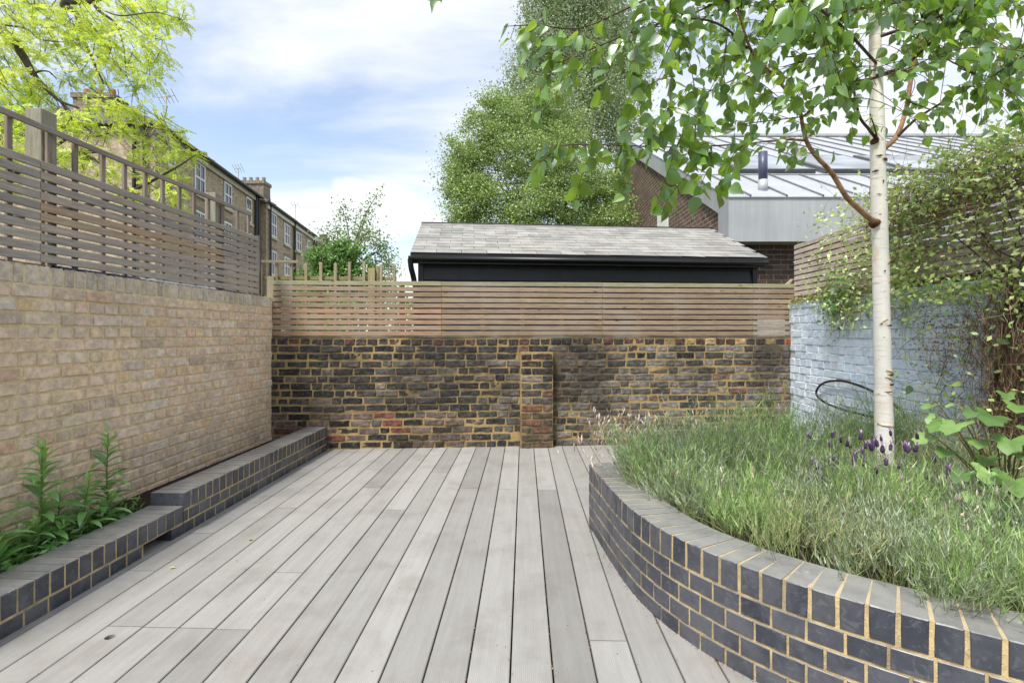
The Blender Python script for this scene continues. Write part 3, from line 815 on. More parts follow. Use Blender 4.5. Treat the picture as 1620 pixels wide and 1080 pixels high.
# --- right fence on the blue wall
f3 = empty('slatted_fence', (3.1, 4.2, 1.66), label='pale pinkish horizontal slatted fence on the blue wall, half hidden by a climber', cat='fence')
TR2 = TR @ Matrix.Translation((0, 0.03, 0))
sm3 = [0.03, 1.55, 3.2, 4.8]
for i in range(3):
    for r_ in range(10):
        slat(f3, TR2, sm3[i] + 0.002, sm3[i + 1] - 0.002, 1.672 + r_ * 0.0592, 0.0445, col=pal(['c9bbae', 'cbbcb0', 'c6b8aa', 'c2b4a6'], 0.07))
s = 0.08
while s < 4.8:
    upright(f3, TR2, s, 1.6, 2.26, 0.04, 0.02, 0.019, col=pal(['8d7a68'], 0.1)); s += 0.4
MB().box(0.05, 4.75, 0.03, 0.09, 1.6, 1.662, TR2).build('bottom_rail', M['twigs'] if False else M['bark'], f3)
# cut corner brace seen above the back fence
bo = MB().quadbox([P(1241, 452, 5.93), P(1247, 452, 5.93), P(1256, 441, 5.93), P(1253, 441, 5.93)], (0, 0.03, 0))
me_o = bo.build('brace', M['wood_v'], f3); white_tint(me_o.data); me_o.color = (*lin('b6a688'), 1)

# --- trellis of the neighbours, broken, behind the back fence on the left
f4 = empty('trellis_fence', (-2.0, 5.95, 0), label='broken mossy trellis with square post stubs behind the back fence at left', cat='fence')
TT = frame(-2.95, 5.72, aB)
for px in (427, 450, 472, 494, 516, 538, 559, 581, 601.5, 607, 627):
    u = (px - 810) / F; Y = 5.95; s = (u * Y * 1.0 + 2.95) / math.cos(aB)
    top = 1.25 + (527 - (418 if px < 600 else 420)) / F * Y
    upright(f4, TT, s, 1.1, top + random.uniform(-.02, .01), 0.032, 0.03, 0.0, 'picket', pal(['a5997a', '9b9074', 'a89d80'], 0.08))
slat(f4, TT, 0.02, 0.55, 2.035, 0.03, -0.022, 0.02, pal(['a0967a']), 'rail', 'wood_moss')
slat(f4, TT, 0.02, 1.62, 1.855, 0.04, 0.032, 0.03, pal(['9b9468']), 'rail', 'wood_moss')
for z in (1.45, 1.65): slat(f4, TT, 0.02, 1.62, z, 0.04, 0.032, 0.03, pal(['9b9468']), 'rail', 'wood_moss')
upright(f4, TT, (P(594, 0, 5.95).x + 2.95), 1.1, 1.985, 0.075, 0.075, -0.03, 'post', pal(['a3986a']))

# ================================================================== BLACK SHED
sh = empty('shed', (1.0, 6.9, 0), label='black boarded shed with pale grey slate roof behind the back fence', cat='shed')
eL = Vector((-1.193, 6.0, 2.183)); eR = Vector((3.196, 6.408, 2.183)); gv_ = Vector((-0.1184, 1.430, 0.645))
ed = (eR - eL); eLen = ed.length; ed.normalize(); gl = gv_.length; gd = gv_.normalized(); nrm = ed.cross(gd).normalized()
SM = Matrix((( *[ed.x, gd.x, nrm.x], eL.x), (*[ed.y, gd.y, nrm.y], eL.y), (*[ed.z, gd.z, nrm.z], eL.z), (0, 0, 0, 1)))
rows = 11; ex = gl / rows; sw = 0.300
sl = [mesh('slate', *(lambda b: (b.v, b.f))(MB().box(-sw / 2 + 0.002, sw / 2 - 0.002, 0, ex * 1.7, 0, 0.006)), None) for _ in range(1)]
slm = []
for q in range(4):
    b = MB(); r = random.Random(q); dx = r.uniform(-.002, .002)
    b.box(-sw / 2 + 0.002, sw / 2 - 0.002, 0, ex * 1.5, 0, 0.0065)
    for i in (0, 1, 4, 5): b.v[i].y += r.uniform(-.004, .004)
    slm.append(white_tint(mesh('slate', b.v, b.f)))
SL = []
for r_ in range(rows + 1):
    x = (-sw / 2 if r_ % 2 else 0.0) + sw / 2
    while x < eLen + 0.01:
        sx = 1.0; xx = x
        if x - sw / 2 < 0: sx = (x + sw / 2) / sw; xx = (x + sw / 2) / 2
        if x + sw / 2 > eLen: sx = (eLen - (x - sw / 2)) / sw; xx = (eLen + x - sw / 2) / 2
        if sx > 0.12:
            m_ = SM @ Matrix.Translation((xx, r_ * ex if r_ < rows else rows * ex - ex * 0.5, 0.012 + (0.004 if r_ == rows else 0))) @ Matrix.Rotation(-0.028, 4, 'X') @ Matrix.Rotation(random.uniform(-.006, .006), 4, 'Z') @ Matrix.Diagonal((sx * 0.995, 1 if r_ < rows else 0.45, 1, 1))
            c = pal(['8e8c87', '868581', '93918c', '807f7c', '8f8d88'], 0.05)
            SL.append((random.choice(slm), m_, c, sw))
        x += sw
place(SL, 'slate', 'slating', sh, M['slate'])
# roof deck, rear slope, walls
b = MB()
b.quadbox([SM @ Vector((0, 0, 0)), SM @ Vector((eLen, 0, 0)), SM @ Vector((eLen, gl, 0)), SM @ Vector((0, gl, 0))], (0, 0, -0.03)); b.build('roof_board', M['black_wood'], sh)
ridgeL = eL + gv_; ridgeR = eR + gv_; bd = Vector((-0.1184, 1.43, -0.645))
b = MB(); b.quadbox([ridgeL + Vector((0, 0, .02)), ridgeR + Vector((0, 0, .02)), ridgeR + bd, ridgeL + bd], (0, 0, -0.03)); b.build('rear_slope', M['roof_slate'], sh)
b = MB().tube([ridgeL + Vector((0, 0, 0.012)), ridgeR + Vector((0, 0, 0.012))], 0.025, 8); b.build('ridge', M['slate'], sh)
hd_ = Vector((gd.x, gd.y, 0)).normalized()
wl = eL + ed * 0.11 + hd_ * 0.14; wr = eR - ed * 0.10 + hd_ * 0.14
WM = Matrix(((ed.x, hd_.x, 0, wl.x), (ed.y, hd_.y, 0, wl.y), (0, 0, 1, 0), (0, 0, 0, 1)))
WL = (wr - wl).length
MB().box(0.02, WL - 0.02, 0.02, 2.6, -0.1, 2.21, WM).build('wall', M['black_wood'], sh)
for i in range(14):
    z = 0.03 + i * 0.155
    bb = MB(); bb.add([WM @ Vector(q) for q in ((0, -0.022, z), (WL, -0.022, z), (WL, 0.0, z + 0.165), (0, 0.0, z + 0.165), (0, 0.019, z), (WL, 0.019, z), (WL, 0.019, z + 0.165), (0, 0.019, z + 0.165))], [(0, 1, 2, 3), (5, 4, 7, 6), (1, 5, 6, 2), (4, 0, 3, 7), (3, 2, 6, 7), (4, 5, 1, 0)])
    bb.build('board', M['black_wood'], sh)
for xx in (0.0, WL): MB().box(xx - 0.03, xx + 0.03, -0.035, 0.04, 0, 2.2, WM).build('corner_board', M['black_wood'], sh)
# gable infill left and right
for q, (A, B_p) in enumerate(((eL, ridgeL), (eR, ridgeR))):
    off = ed * (0.11 if q == 0 else -0.11)
    tri = [A + off + hd_ * 0.14 + Vector((0, 0, -0.05)), B_p + off - Vector((0, 0, 0.03)), A + off + hd_ * 2.7 + Vector((0, 0, -0.05))]
    MB().add(tri + [x + ed * 0.03 * (1 if q else -1) * -1 for x in tri], [(0, 1, 2), (5, 4, 3), (0, 3, 4, 1), (1, 4, 5, 2), (2, 5, 3, 0)]).build('gable', M['black_wood'], sh)
MB().quadbox([eL + Vector((0, 0.03, -0.03)), eR + Vector((0, 0.03, -0.03)), eR + Vector((0, 0.03, -0.11)), eL + Vector((0, 0.03, -0.11))], hd_ * 0.02).build('fascia', M['black_wood'], sh)
MB().tube([eL + Vector((-0.02, -0.01, -0.055)), eR + Vector((0.0, -0.01, -0.055))], 0.03, 10).build('gutter', M['black_plastic'], sh, True)
dp = catmull([eL + Vector((0.0, 0.0, -0.06)), eL + Vector((0.005, 0.03, -0.16)), eL + Vector((0.03, 0.09, -0.32)), eL + Vector((0.05, 0.10, -0.6)), eL + Vector((0.05, 0.10, -2.2))], 5)
MB().tube(dp, 0.032, 10).build('downpipe', M['black_plastic'], sh, True)

# ================================================================== MODERN HOUSE RIGHT
mh = empty('house', (6.5, 11, 0), label='modern brown brick house with pale zinc roof and skylights behind the shed', cat='house')
HX, HY = 3.47, 8.2; ze, zf = 3.416, 2.718; XR = 15.0; YR = 16.0; sl_ = 0.506
zr_ = ze + sl_ * (YR - HY)
MB().box(HX, XR, HY, HY + 0.12, zf, ze - 0.003).build('fascia', M['zinc'], mh)
# side zinc band (upright and raking)
MB().box(HX, HX + 0.05, HY + 0.121, HY + 0.42, zf, ze + 0.1).build('verge', M['zinc'], mh)
vy = lambda Y: ze + sl_ * (Y - HY)
MB().quadbox([(HX, HY + 0.42, vy(HY + 0.42)), (HX, YR, vy(YR)), (HX, YR, vy(YR) - 0.36), (HX, HY + 0.42, vy(HY + 0.42) - 0.36)][::-1], (0.05, 0, 0)).build('verge', M['zinc'], mh)
gb = [(HX + 0.06, HY + 0.2, -0.1), (HX + 0.06, YR, -0.1), (HX + 0.06, YR, vy(YR) - 0.1), (HX + 0.06, HY + 0.2, vy(HY + 0.2) - 0.1)]
MB().quadbox(gb[::-1], (0.25, 0, 0)).build('gable_wall', M['gable'], mh)
MB().box(HX + 0.03, HX + 0.059, 11.55, 12.35, 2.2, 4.1).build('window', M['white_paint'], mh)
MB().quadbox([(HX - 0.01, HY - 0.02, ze), (XR, HY - 0.02, ze), (XR, YR, zr_), (HX - 0.01, YR, zr_)], (0, 0, 0.02)).build('roof', M['zinc_roof'], mh)
MB().quadbox([(HX - 0.01, YR, zr_), (XR, YR, zr_), (XR, YR + 6, zr_ - 3), (HX - 0.01, YR + 6, zr_ - 3)], (0, 0, 0.02)).build('rear_roof', M['zinc_roof'], mh)
MB().box(HX, XR, YR - 0.08, YR + 0.08, zr_ + 0.02, zr_ + 0.09).build('ridge', M['zinc'], mh)
zR = lambda Y: ze + sl_ * (Y - HY) + 0.02
def roofbox(x0, x1, y0, y1, h, name, mat, parent=mh, h0=0.0):
    return MB().quadbox([(x0, y0, zR(y0) + h0), (x1, y0, zR(y0) + h0), (x1, y1, zR(y1) + h0), (x0, y1, zR(y1) + h0)], (0, -h * 0.45, h * 0.89)).build(name, mat, parent)
M['dark_frame'] = mat_plain('dark grey frame', lin('6a6d70'), 0.5, 0.4)
x = 3.81
while x < XR:
    blocked = any(a < x < b_ for a, b_ in ((4.42, 5.98), (6.1, 7.62), (7.75, 9.3)))
    if blocked: roofbox(x - 0.012, x + 0.012, HY - 0.02, 9.95, 0.035, 'seam', M['dark_frame']); roofbox(x - 0.012, x + 0.012, 11.8, YR, 0.035, 'seam', M['dark_frame'])
    else: roofbox(x - 0.012, x + 0.012, HY - 0.02, YR, 0.035, 'seam', M['dark_frame'])
    x += 0.58
roofbox(HX, XR, 9.88, 9.92, 0.03, 'flashing', M['zinc'])
M['dark_frame'] = mat_plain('dark grey frame', lin('55585a'), 0.5, 0.4)
for x0 in (4.5, 6.18, 7.85):
    fr = roofbox(x0 - 0.07, x0 + 1.42, 10.0, 11.72, 0.10, 'skylight', M['dark_frame'])
    roofbox(x0 + 0.03, x0 + 1.32, 10.09, 11.63, 0.012, 'pane', M['skylight'], fr, 0.115) if False else None
    g = MB().quadbox([(x0 + 0.02, 10.03, zR(10.03) + 0.1), (x0 + 1.33, 10.03, zR(10.03) + 0.1), (x0 + 1.33, 11.6, zR(11.6) + 0.1), (x0 + 0.02, 11.6, zR(11.6) + 0.1)], (0, -0.006, 0.012)).build('pane', M['skylight'], fr)
fl = MB().tube([(4.23, 8.63, zR(8.63) - 0.05), (4.23, 8.63, 3.83)], 0.078, 16); fl = fl.build('flue', M['zinc_roof'], mh, True)
M['dark_blue'] = mat_plain('dark blue metal', lin('4a4d63'), 0.4, 0.4)
MB().tube([(4.23, 8.63, 3.80), (4.23, 8.63, 4.30)], 0.072, 16).build('flue_pipe', M['dark_blue'], fl, True)
MB().box(HX + 0.04, XR, HY + 0.30, HY + 0.6, -0.1, zf).build('wall_core', M['m_dark'], mh)
D_ = []
TH = frame(HX + 0.04, HY + 0.29, 0)
for r_ in range(14):
    z = zf - 0.083 * (r_ + 1) + 0.008 ; s = 0.0 if r_ % 2 else -0.118
    while s < 3.2:
        put(D_, TH, 'dst', s + 0.118 + 0.003, z, pal(['4c4039', '54463d', '463b36', '5a4b42', '4a3e3a'], 0.12), 0, 0.226 / 0.216, 1.0); s += 0.238
MB().box(HX + 3.2, XR, HY + 0.25, HY + 0.299, -0.1, zf).build('front_wall', M['gable'], mh)
place(D_, 'brick', 'brickwork', mh, M['dark_brick'])

# ================================================================== TERRACE HOUSES LEFT
VPd = 0.122
def fX(Y, o=0.0): return -11.67 - VPd * Y + o
def terrace(Ya, Yb, off, zt, label, wins, depth=7.0, white=False, pipes=(), end=True, rise=2.0):
    Xa, Xb = fX(Ya, off), fX(Yb, off)
    h = empty('terrace_house', ((Xa + Xb) / 2, (Ya + Yb) / 2, 0), label=label, cat='house', group='brick terrace houses beyond the left wall')
    b = MB(); b.add([(Xa, Ya, -0.1), (Xb, Yb, -0.1), (Xb, Yb, zt), (Xa, Ya, zt), (Xa - depth, Ya, -0.1), (Xb - depth, Yb, -0.1), (Xb - depth, Yb, zt), (Xa - depth, Ya, zt)],
          [(0, 1, 2, 3), (5, 4, 7, 6), (1, 5, 6, 2)]); b.build('wall', M['terrace_y'], h)
    if end: MB().add([(Xa, Ya, -0.1), (Xa, Ya, zt), (Xa - depth, Ya, zt), (Xa - depth, Ya, -0.1)], [(0, 1, 2, 3)]).build('end_wall', M['terrace_x'], h)
    ov = 0.25
    r = MB(); md = -depth / 2
    A = Vector((Xa + ov, Ya - ov, zt)); B = Vector((Xb + ov, Yb, zt)); C_ = Vector((Xb + md, Yb, zt + rise)); D = Vector((Xa + md, Ya + 2.2, zt + rise)); E = Vector((Xa - depth - ov, Ya - ov, zt)); G = Vector((Xb - depth - ov, Yb, zt))
    r.add([A, B, C_, D, E, G, A + Vector((0, 0, .12)), B + Vector((0, 0, .12)), C_ + Vector((0, 0, .12)), D + Vector((0, 0, .12)), E + Vector((0, 0, .12)), G + Vector((0, 0, .12))],
          [(6, 7, 8, 9), (9, 8, 11, 10), (6, 9, 10), (0, 6, 10, 4), (0, 1, 7, 6), (1, 2, 8, 7), (0, 4, 5, 1)]); rf = r.build('roof', M['roof_slate'], h)
    fm = M['white_paint'] if white else M['stone']
    MB().quadbox([(Xa + 0.02, Ya, zt - 0.28), (Xb + 0.02, Yb, zt - 0.28), (Xb + 0.02, Yb, zt), (Xa + 0.02, Ya, zt)], (0.10, 0, 0)).build('fascia', fm, h)
    MB().tube([(Xa + ov + 0.04, Ya - ov, zt + 0.03), (Xb + ov + 0.04, Yb, zt + 0.03)], 0.09, 8).build('gutter', M['black_plastic'], h)
    for (y0, y1, z0, z1) in wins:
        x0, x1 = fX(y0, off), fX(y1, off)
        wv = MB()
        def bar(t0, t1, za, zb, d=0.03):
            a0 = Vector((x0, y0, 0)).lerp(Vector((x1, y1, 0)), t0); a1 = Vector((x0, y0, 0)).lerp(Vector((x1, y1, 0)), t1)
            wv.quadbox([(a0.x + 0.012, a0.y, za), (a1.x + 0.012, a1.y, za), (a1.x + 0.012, a1.y, zb), (a0.x + 0.012, a0.y, zb)], (d, 0, 0))
        H_ = z1 - z0
        bar(0, 0.1, z0, z1); bar(0.9, 1, z0, z1); bar(0.1, 0.9, z1 - 0.1, z1); bar(0.1, 0.9, z0, z0 + 0.12); bar(0.1, 0.9, z0 + H_ * 0.48, z0 + H_ * 0.55); bar(0.48, 0.53, z0 + 0.12, z0 + H_ * 0.48, 0.025); bar(0.48, 0.53, z0 + H_ * 0.55, z1 - 0.1, 0.025)
        wo = wv.build('window', M['white_paint'], h)
        MB().add([(x0 + 0.008, y0, z0), (x1 + 0.008, y1, z0), (x1 + 0.008, y1, z1), (x0 + 0.008, y0, z1)], [(0, 1, 2, 3)]).build('pane', M['pane'], wo)
        MB().quadbox([(x0 + 0.01, y0 - 0.1, z0 - 0.14), (x1 + 0.01, y1 + 0.1, z0 - 0.14), (x1 + 0.01, y1 + 0.1, z0), (x0 + 0.01, y0 - 0.1, z0)], (0.12, 0, 0)).build('sill', M['stone'], wo)
        MB().quadbox([(x0 + 0.005, y0 - 0.1, z1), (x1 + 0.005, y1 + 0.1, z1), (x1 + 0.005, y1 + 0.1, z1 + 0.22), (x0 + 0.005, y0 - 0.1, z1 + 0.22)], (0.03, 0, 0)).build('lintel', M['pot_grey'], wo)
    for (yy, rr) in pipes: MB().tube([(fX(yy, off) + 0.12, yy, 0), (fX(yy, off) + 0.12, yy, zt)], rr, 8).build('drainpipe', M['black_plastic'], h)
    return h, rf
def wYZ(px0, px1, py0, py1, off):
    u0, u1 = (px0 - 810) / F, (px1 - 810) / F
    Y0 = (11.67 - off) / (-(u0) - VPd); Y1 = (11.67 - off) / (-(u1) - VPd); Ym = (Y0 + Y1) / 2
    return (Y0, Y1, 1.25 + (527 - py1) / F * Ym, 1.25 + (527 - py0) / F * Ym)
def chimney(parent, x, y, z0, z1, wx, wy, npot, potmat):
    c = MB().box(x - wx / 2, x + wx / 2, y - wy / 2, y + wy / 2, z0, z1 - 0.2)
    c.box(x - wx / 2 - 0.06, x + wx / 2 + 0.06, y - wy / 2 - 0.06, y + wy / 2 + 0.06, z1 - 0.198, z1); c = c.build('chimney', M['chimney'], parent)
    for i in range(npot):
        xx = x - wx / 2 + wx * (i + 0.5) / npot
        MB().tube([(xx, y, z1), (xx, y, z1 + 0.32)], [0.13, 0.11], 10).build('pot', potmat, c)
def aerial(parent, p, h, arm, n=5):
    b = MB().tube([p, p + Vector((0, 0, h))], 0.025, 6)
    a = p + Vector((0, 0, h)); b.tube([a + Vector((-arm, 0.3, 0.18 * arm)), a + Vector((arm, -0.3, -0.18 * arm))], 0.018, 5)
    for i in range(n):
        q = a + Vector((-arm, 0.3, 0.18 * arm)).lerp(Vector((arm, -0.3, -0.18 * arm)), i / (n - 1)); b.tube([q + Vector((0, -0.25, 0.18)), q + Vector((0, 0.25, -0.18))], 0.012, 4)
    return b.build('aerial', M['stone'], parent)
h1, r1 = terrace(20.3, 31.2, 0.0, 9.45, 'nearest brick terrace house, its corner behind the yellow-leaved tree', [wYZ(307, 324, 258, 309, 0), wYZ(354, 366, 290, 330, 0), wYZ(389, 397, 313, 353, 0), wYZ(265, 276, 230, 265, 0), wYZ(354, 366, 352, 392, 0), wYZ(389, 397, 368, 402, 0), wYZ(307, 324, 335, 385, 0)], pipes=((30.6, 0.09), (30.95, 0.09)))
for dx in (0.35, 0.75): MB().tube([(fX(20.3) - dx, 20.18, 0), (fX(20.3) - dx, 20.18, 9.2), (fX(20.3) - dx - 0.35, 20.15, 9.9)], 0.07, 8).build('drainpipe', M['black_plastic'], h1)
chimney(r1, -17.3, 21.5, 9.4, 11.15, 1.6, 0.8, 3, M['pot'])
chimney(r1, -15.6, 26.0, 9.5, 10.1, 0.55, 0.55, 1, M['pot_grey'])
chimney(r1, P(402, 0, 32.0).x, 32.0, 9.4, 10.65, 1.6, 0.9, 4, M['pot_grey'])
aerial(r1, P(263, 185, 21.5), 0.85, 0.55); aerial(r1, P(377, 293, 30.5), 1.0, 0.4, 4)
h2, r2 = terrace(31.45, 37.0, 0.4, 9.22, 'brick terrace house with white fascia and four tall windows beside the tall chimney', [wYZ(428, 437, 338, 376, .4), wYZ(449, 458, 355, 388, .4), wYZ(428, 437, 397, 437, .4), wYZ(449, 458, 407, 437, .4)], white=True, pipes=((36.9, 0.09), (31.9, 0.07)))
h3, r3 = terrace(37.0, 42.3, 0.4, 9.22, 'darker brick terrace house next along with small aerial on its roof', [wYZ(468, 476, 368, 398, .4), wYZ(485, 490, 379, 404, .4)], white=True, end=False, pipes=((42.2, 0.08),))
chimney(r3, -18.3, 38.0, 9.4, 10.9, 1.1, 0.8, 2, M['pot_grey']); aerial(r3, P(467, 358, 38), 1.6, 0.35, 3)
h4, r4 = terrace(44.5, 56, 0.9, 9.0, 'farthest brick terrace house, mostly behind the green bush', [], white=True)
chimney(r4, P(512, 0, 48).x, 48, 9.2, 10.2, 0.7, 0.7, 3, M['pot_grey'])

# ================================================================== PLANTS
def unit(v):
    return v / np.maximum(1e-9, np.linalg.norm(v, axis=-1, keepdims=True))
def leaf_cards(pos, size, cols, aspect=0.6, droop=0.0, fold=True):
    """small 4-corner leaves (rhombus) with random attitude"""
    n = len(pos); d = unit(rng.normal(size=(n, 3)) + np.array([0, 0, -droop])); s = unit(np.cross(d, rng.normal(size=(n, 3))))
    sz = size * rng.uniform(0.65, 1.25, (n, 1)) if np.isscalar(size) else size[:, None]
    l = d * sz; s = s * sz * aspect * 0.5
    return np.stack([pos, pos + l * 0.45 + s, pos + l, pos + l * 0.45 - s], axis=1), cols
def ribbons(p0, d, L, wd, bend, seg=2):
    """thin blades: (n) start, direction, length, width; tapering quads that bend"""
    n = len(p0); side = unit(np.cross(d, rng.normal(size=(n, 3)))); out = []
    prev = p0; pw = wd
    dd = d.copy()
    for k in range(seg):
        nw = wd * (1 - (k + 1) / seg * 0.85)
        nx = prev + dd * (L / seg)[:, None]
        out.append(np.stack([prev - side * pw[:, None], prev + side * pw[:, None], nx + side * nw[:, None], nx - side * nw[:, None]], axis=1))
        prev = nx; pw = nw; dd = unit(dd + bend)
    return np.concatenate(out), seg
def colmix(n, cols, jit=0.15, wts=None):
    C = np.array([lin(c) for c in cols]); i = rng.choice(len(C), n, p=wts); return np.clip(C[i] * rng.uniform(1 - jit, 1 + jit, (n, 1)), 0, 1)
def tube_soup(paths, sides=3):
    """paths: list of (pts(n,3), r0, r1) -> quads"""
    out = []
    for pts, r0, r1 in paths:
        pts = np.asarray(pts, dtype=float); n = len(pts)
        t = unit(np.gradient(pts, axis=0)); a = unit(np.cross(t, np.array([0.31, 0.55, 0.77]))); b = np.cross(t, a)
        r = np.linspace(r0, r1, n)[:, None]; rings = []
        for k in range(sides):
            an = 2 * math.pi * k / sides; rings.append(pts + (a * math.cos(an) + b * math.sin(an)) * r)
        R = np.stack(rings, 1)
        for k in range(sides):
            k2 = (k + 1) % sides
            out.append(np.stack([R[:-1, k], R[:-1, k2], R[1:, k2], R[1:, k]], axis=1))
    return np.concatenate(out)

# ---------------- distant trees
def crown_tree(name, label, base, clumps, n_leaf, lsize, cols, trunk, branches=14, twigmat='bark', group=None, droop=0.4, hang=0.0, aspect=0.6, tr=0.18, spray=60):
    """clumps: list of (centre, (rx,ry,rz))"""
    h = empty(name, base, label=label, cat='tree', group=group)
    vol = np.array([c[1][0] * c[1][1] * c[1][2] for c in clumps]) ** 0.75; vol /= vol.sum()
    pos = []; 
    # second level: many small sprays inside every clump, so that gaps stay between them
    ns = int(n_leaf / spray)
    ci = rng.choice(len(clumps), ns, p=vol)
    C = np.array([clumps[i][0] for i in ci]); R = np.array([clumps[i][1] for i in ci])
    d = unit(rng.normal(size=(ns, 3))); rad = rng.uniform(0.15, 1.0, (ns, 1)) ** 0.6 * rng.uniform(0.8, 1.25, (ns, 1))
    sc_ = C + d * R * rad
    k = rng.integers(0, ns, n_leaf)
    sp = np.mean(R[:, 0]) * 0.15 * rng.uniform(0.6, 1.6, ns)[k][:, None]
    pos = sc_[k] + rng.normal(size=(n_leaf, 3)) * sp * np.array([1, 1, 0.6 + hang])
    if hang: pos[:, 2] -= np.abs(rng.normal(size=n_leaf)) * hang * sp[:, 0]
    shade = rng.uniform(0.8, 1.2, ns)[k][:, None]
    V, cc = leaf_cards(pos, lsize, colmix(n_leaf, cols, 0.18) * shade, aspect, droop)
    o = link('foliage', soup('foliage', V, np.clip(cc, 0, 1), M['leaf_far']), h); o['kind'] = 'stuff'
    b = MB(); tp = Vector(trunk)
    mid = Vector(base).lerp(tp, 0.5) + Vector((0.1, 0, 0))
    b.tube(catmull([base, mid, tp], 5), list(np.linspace(tr, tr * 0.35, 11)), 8); b.build('trunk', M['bark'], h, True)
    paths = []
    for i in range(branches):
        c = Vector(clumps[i % len(clumps)][0]); s = Vector(base).lerp(tp, random.uniform(0.35, 1.0))
        m = s.lerp(c, 0.5) + Vector((0, 0, -0.25))
        paths.append(([tuple(q) for q in catmull([s, m, c + Vector([random.uniform(-.5, .5) * clumps[i % len(clumps)][1][0] for _ in range(3)])], 4)], tr * 0.3, tr * 0.06))
    o = link('branches', soup('branches', tube_soup(paths, 5), np.tile(lin('4d453b'), (1, 1)).repeat(0, 0) if False else None, M['bark']), h); o['kind'] = 'stuff'
    return h
def PC(px, py, Y, r): return (tuple(P(px, py, Y)), tuple(np.array(r) * Y / F))
# broad bushy tree behind the shed
cl = [PC(750, 250, 14, (42, 45, 40)), PC(725, 270, 14.2, (24, 30, 34)), PC(770, 210, 14, (30, 40, 30)), PC(800, 190, 14.5, (40, 45, 30)), PC(760, 320, 13.6, (48, 50, 42)), PC(830, 250, 14, (55, 60, 50)), PC(780, 165, 14.4, (26, 34, 22)), PC(850, 170, 15, (50, 50, 34)), PC(712, 300, 13.8, (12, 20, 22)), PC(720, 235, 14, (14, 20, 14)), PC(980, 340, 14, (30, 40, 25)), PC(745, 290, 13.8, (40, 40, 34)), PC(840, 320, 13.8, (60, 60, 40)),
      PC(900, 290, 14.5, (55, 60, 55)), PC(950, 310, 15, (40, 50, 45)), PC(880, 220, 15, (50, 55, 40)), PC(930, 350, 14.5, (55, 50, 25)), PC(730, 340, 13.6, (18, 30, 25)), PC(800, 370, 13.6, (80, 50, 25)), PC(745, 200, 14.2, (14, 20, 16))]
crown_tree('tree', 'broad bushy green tree rising right behind the black shed roof', tuple(P(905, 640, 14.5)), cl, 140000, 0.062, ['8aa455', '98b060', 'a8be70', '7a964a', 'b3c684', '6d8a45'], P(890, 260, 14.8), 22, tr=0.13, spray=110, aspect=0.55)
# tall weeping birch further back
cl = [PC(900, 20, 18, (40, 50, 50)), PC(870, 90, 18, (40, 50, 45)), PC(850, 150, 18, (34, 45, 35)), PC(930, 90, 18, (50, 60, 60)), PC(970, 150, 18, (45, 60, 60)), PC(910, 180, 17.5, (50, 60, 50)), PC(960, 30, 18.5, (50, 60, 60)), PC(1000, 80, 18.5, (40, 60, 60)), PC(990, 220, 18, (40, 50, 45)), PC(900, -60, 18, (45, 60, 50)), PC(960, -60, 18.5, (50, 60, 60)), PC(820, 185, 17.5, (20, 30, 20)), PC(815, 120, 18, (22, 35, 40)), PC(845, 60, 18, (30, 40, 45)), PC(860, -10, 18, (34, 40, 50))]
crown_tree('tree', 'tall feathery grey-green weeping tree above the bushy one', tuple(P(925, 640, 18)), cl, 115000, 0.08, ['93a874', '84996a', 'a3b488', '768c58', 'b0bd98'], P(935, -20, 18), 26, hang=1.4, tr=0.09)
# garden shrub and thin tree beyond the back fence at left
cl = [PC(530, 425, 9, (40, 40, 28)), PC(515, 400, 9, (26, 30, 18)), PC(550, 395, 9, (24, 30, 18)), PC(560, 440, 9, (40, 40, 30)), PC(500, 440, 9, (26, 30, 22)), PC(590, 455, 9, (30, 30, 22)), PC(520, 480, 9, (60, 40, 30))]
crown_tree('shrub', 'rounded mid-green bush behind the broken trellis', tuple(P(535, 650, 9)), cl, 15000, 0.06, ['5c8a3a', '6b9a45', '4b7530', '86ab52', '3f632a'], P(535, 440, 9), 8, tr=0.06)
th = empty('young_tree', P(560, 650, 10.5), label='thin wispy young tree with one long shoot above the green bush', cat='tree')
shoots = [[(556, 470), (558, 420), (562, 385), (575, 345), (598, 305)], [(558, 420), (553, 380), (548, 350), (541, 330)], [(560, 400), (580, 375), (600, 380), (612, 400), (618, 420)], [(560, 410), (545, 385), (525, 375), (505, 372)], [(560, 400), (572, 360), (582, 335)], [(558, 390), (570, 380), (585, 362)], [(560, 430), (590, 400), (612, 415), (616, 440)], [(556, 400), (540, 395), (530, 352)], [(600, 440), (604, 425), (628, 428)], [(560, 420), (600, 395), (590, 380)]]
paths = []; lp = []
for s_ in shoots:
    Y0 = 10.5 + random.uniform(-.6, .6); pts = catmull([P(a, b, Y0 + i * random.uniform(-.1, .1)) for i, (a, b) in enumerate(s_)], 6)
    paths.append((np.array([tuple(q) for q in pts]), 0.018, 0.006))
    for q in pts[5:]:
        m = 22 if s_ is shoots[0] else 26
        lp.append(np.array(tuple(q)) + rng.normal(size=(m, 3)) * (0.07 if s_ is shoots[0] else 0.12))
lp = np.concatenate(lp)
V, cc = leaf_cards(lp, 0.055, colmix(len(lp), ['6f8f55', '80a062', '5a7a45', '93ab78']), 0.6)
o = link('foliage', soup('foliage', V, cc, M['leaf_far']), th); o['kind'] = 'stuff'
MB().tube([P(560, 650, 10.5), P(557, 540, 10.5), P(556, 460, 10.5)], [0.05, 0.04, 0.025], 8).build('trunk', M['bark'], th, True)
o = link('twigs', soup('twigs', tube_soup(paths, 4), None, M['bark']), th); o['kind'] = 'stuff'
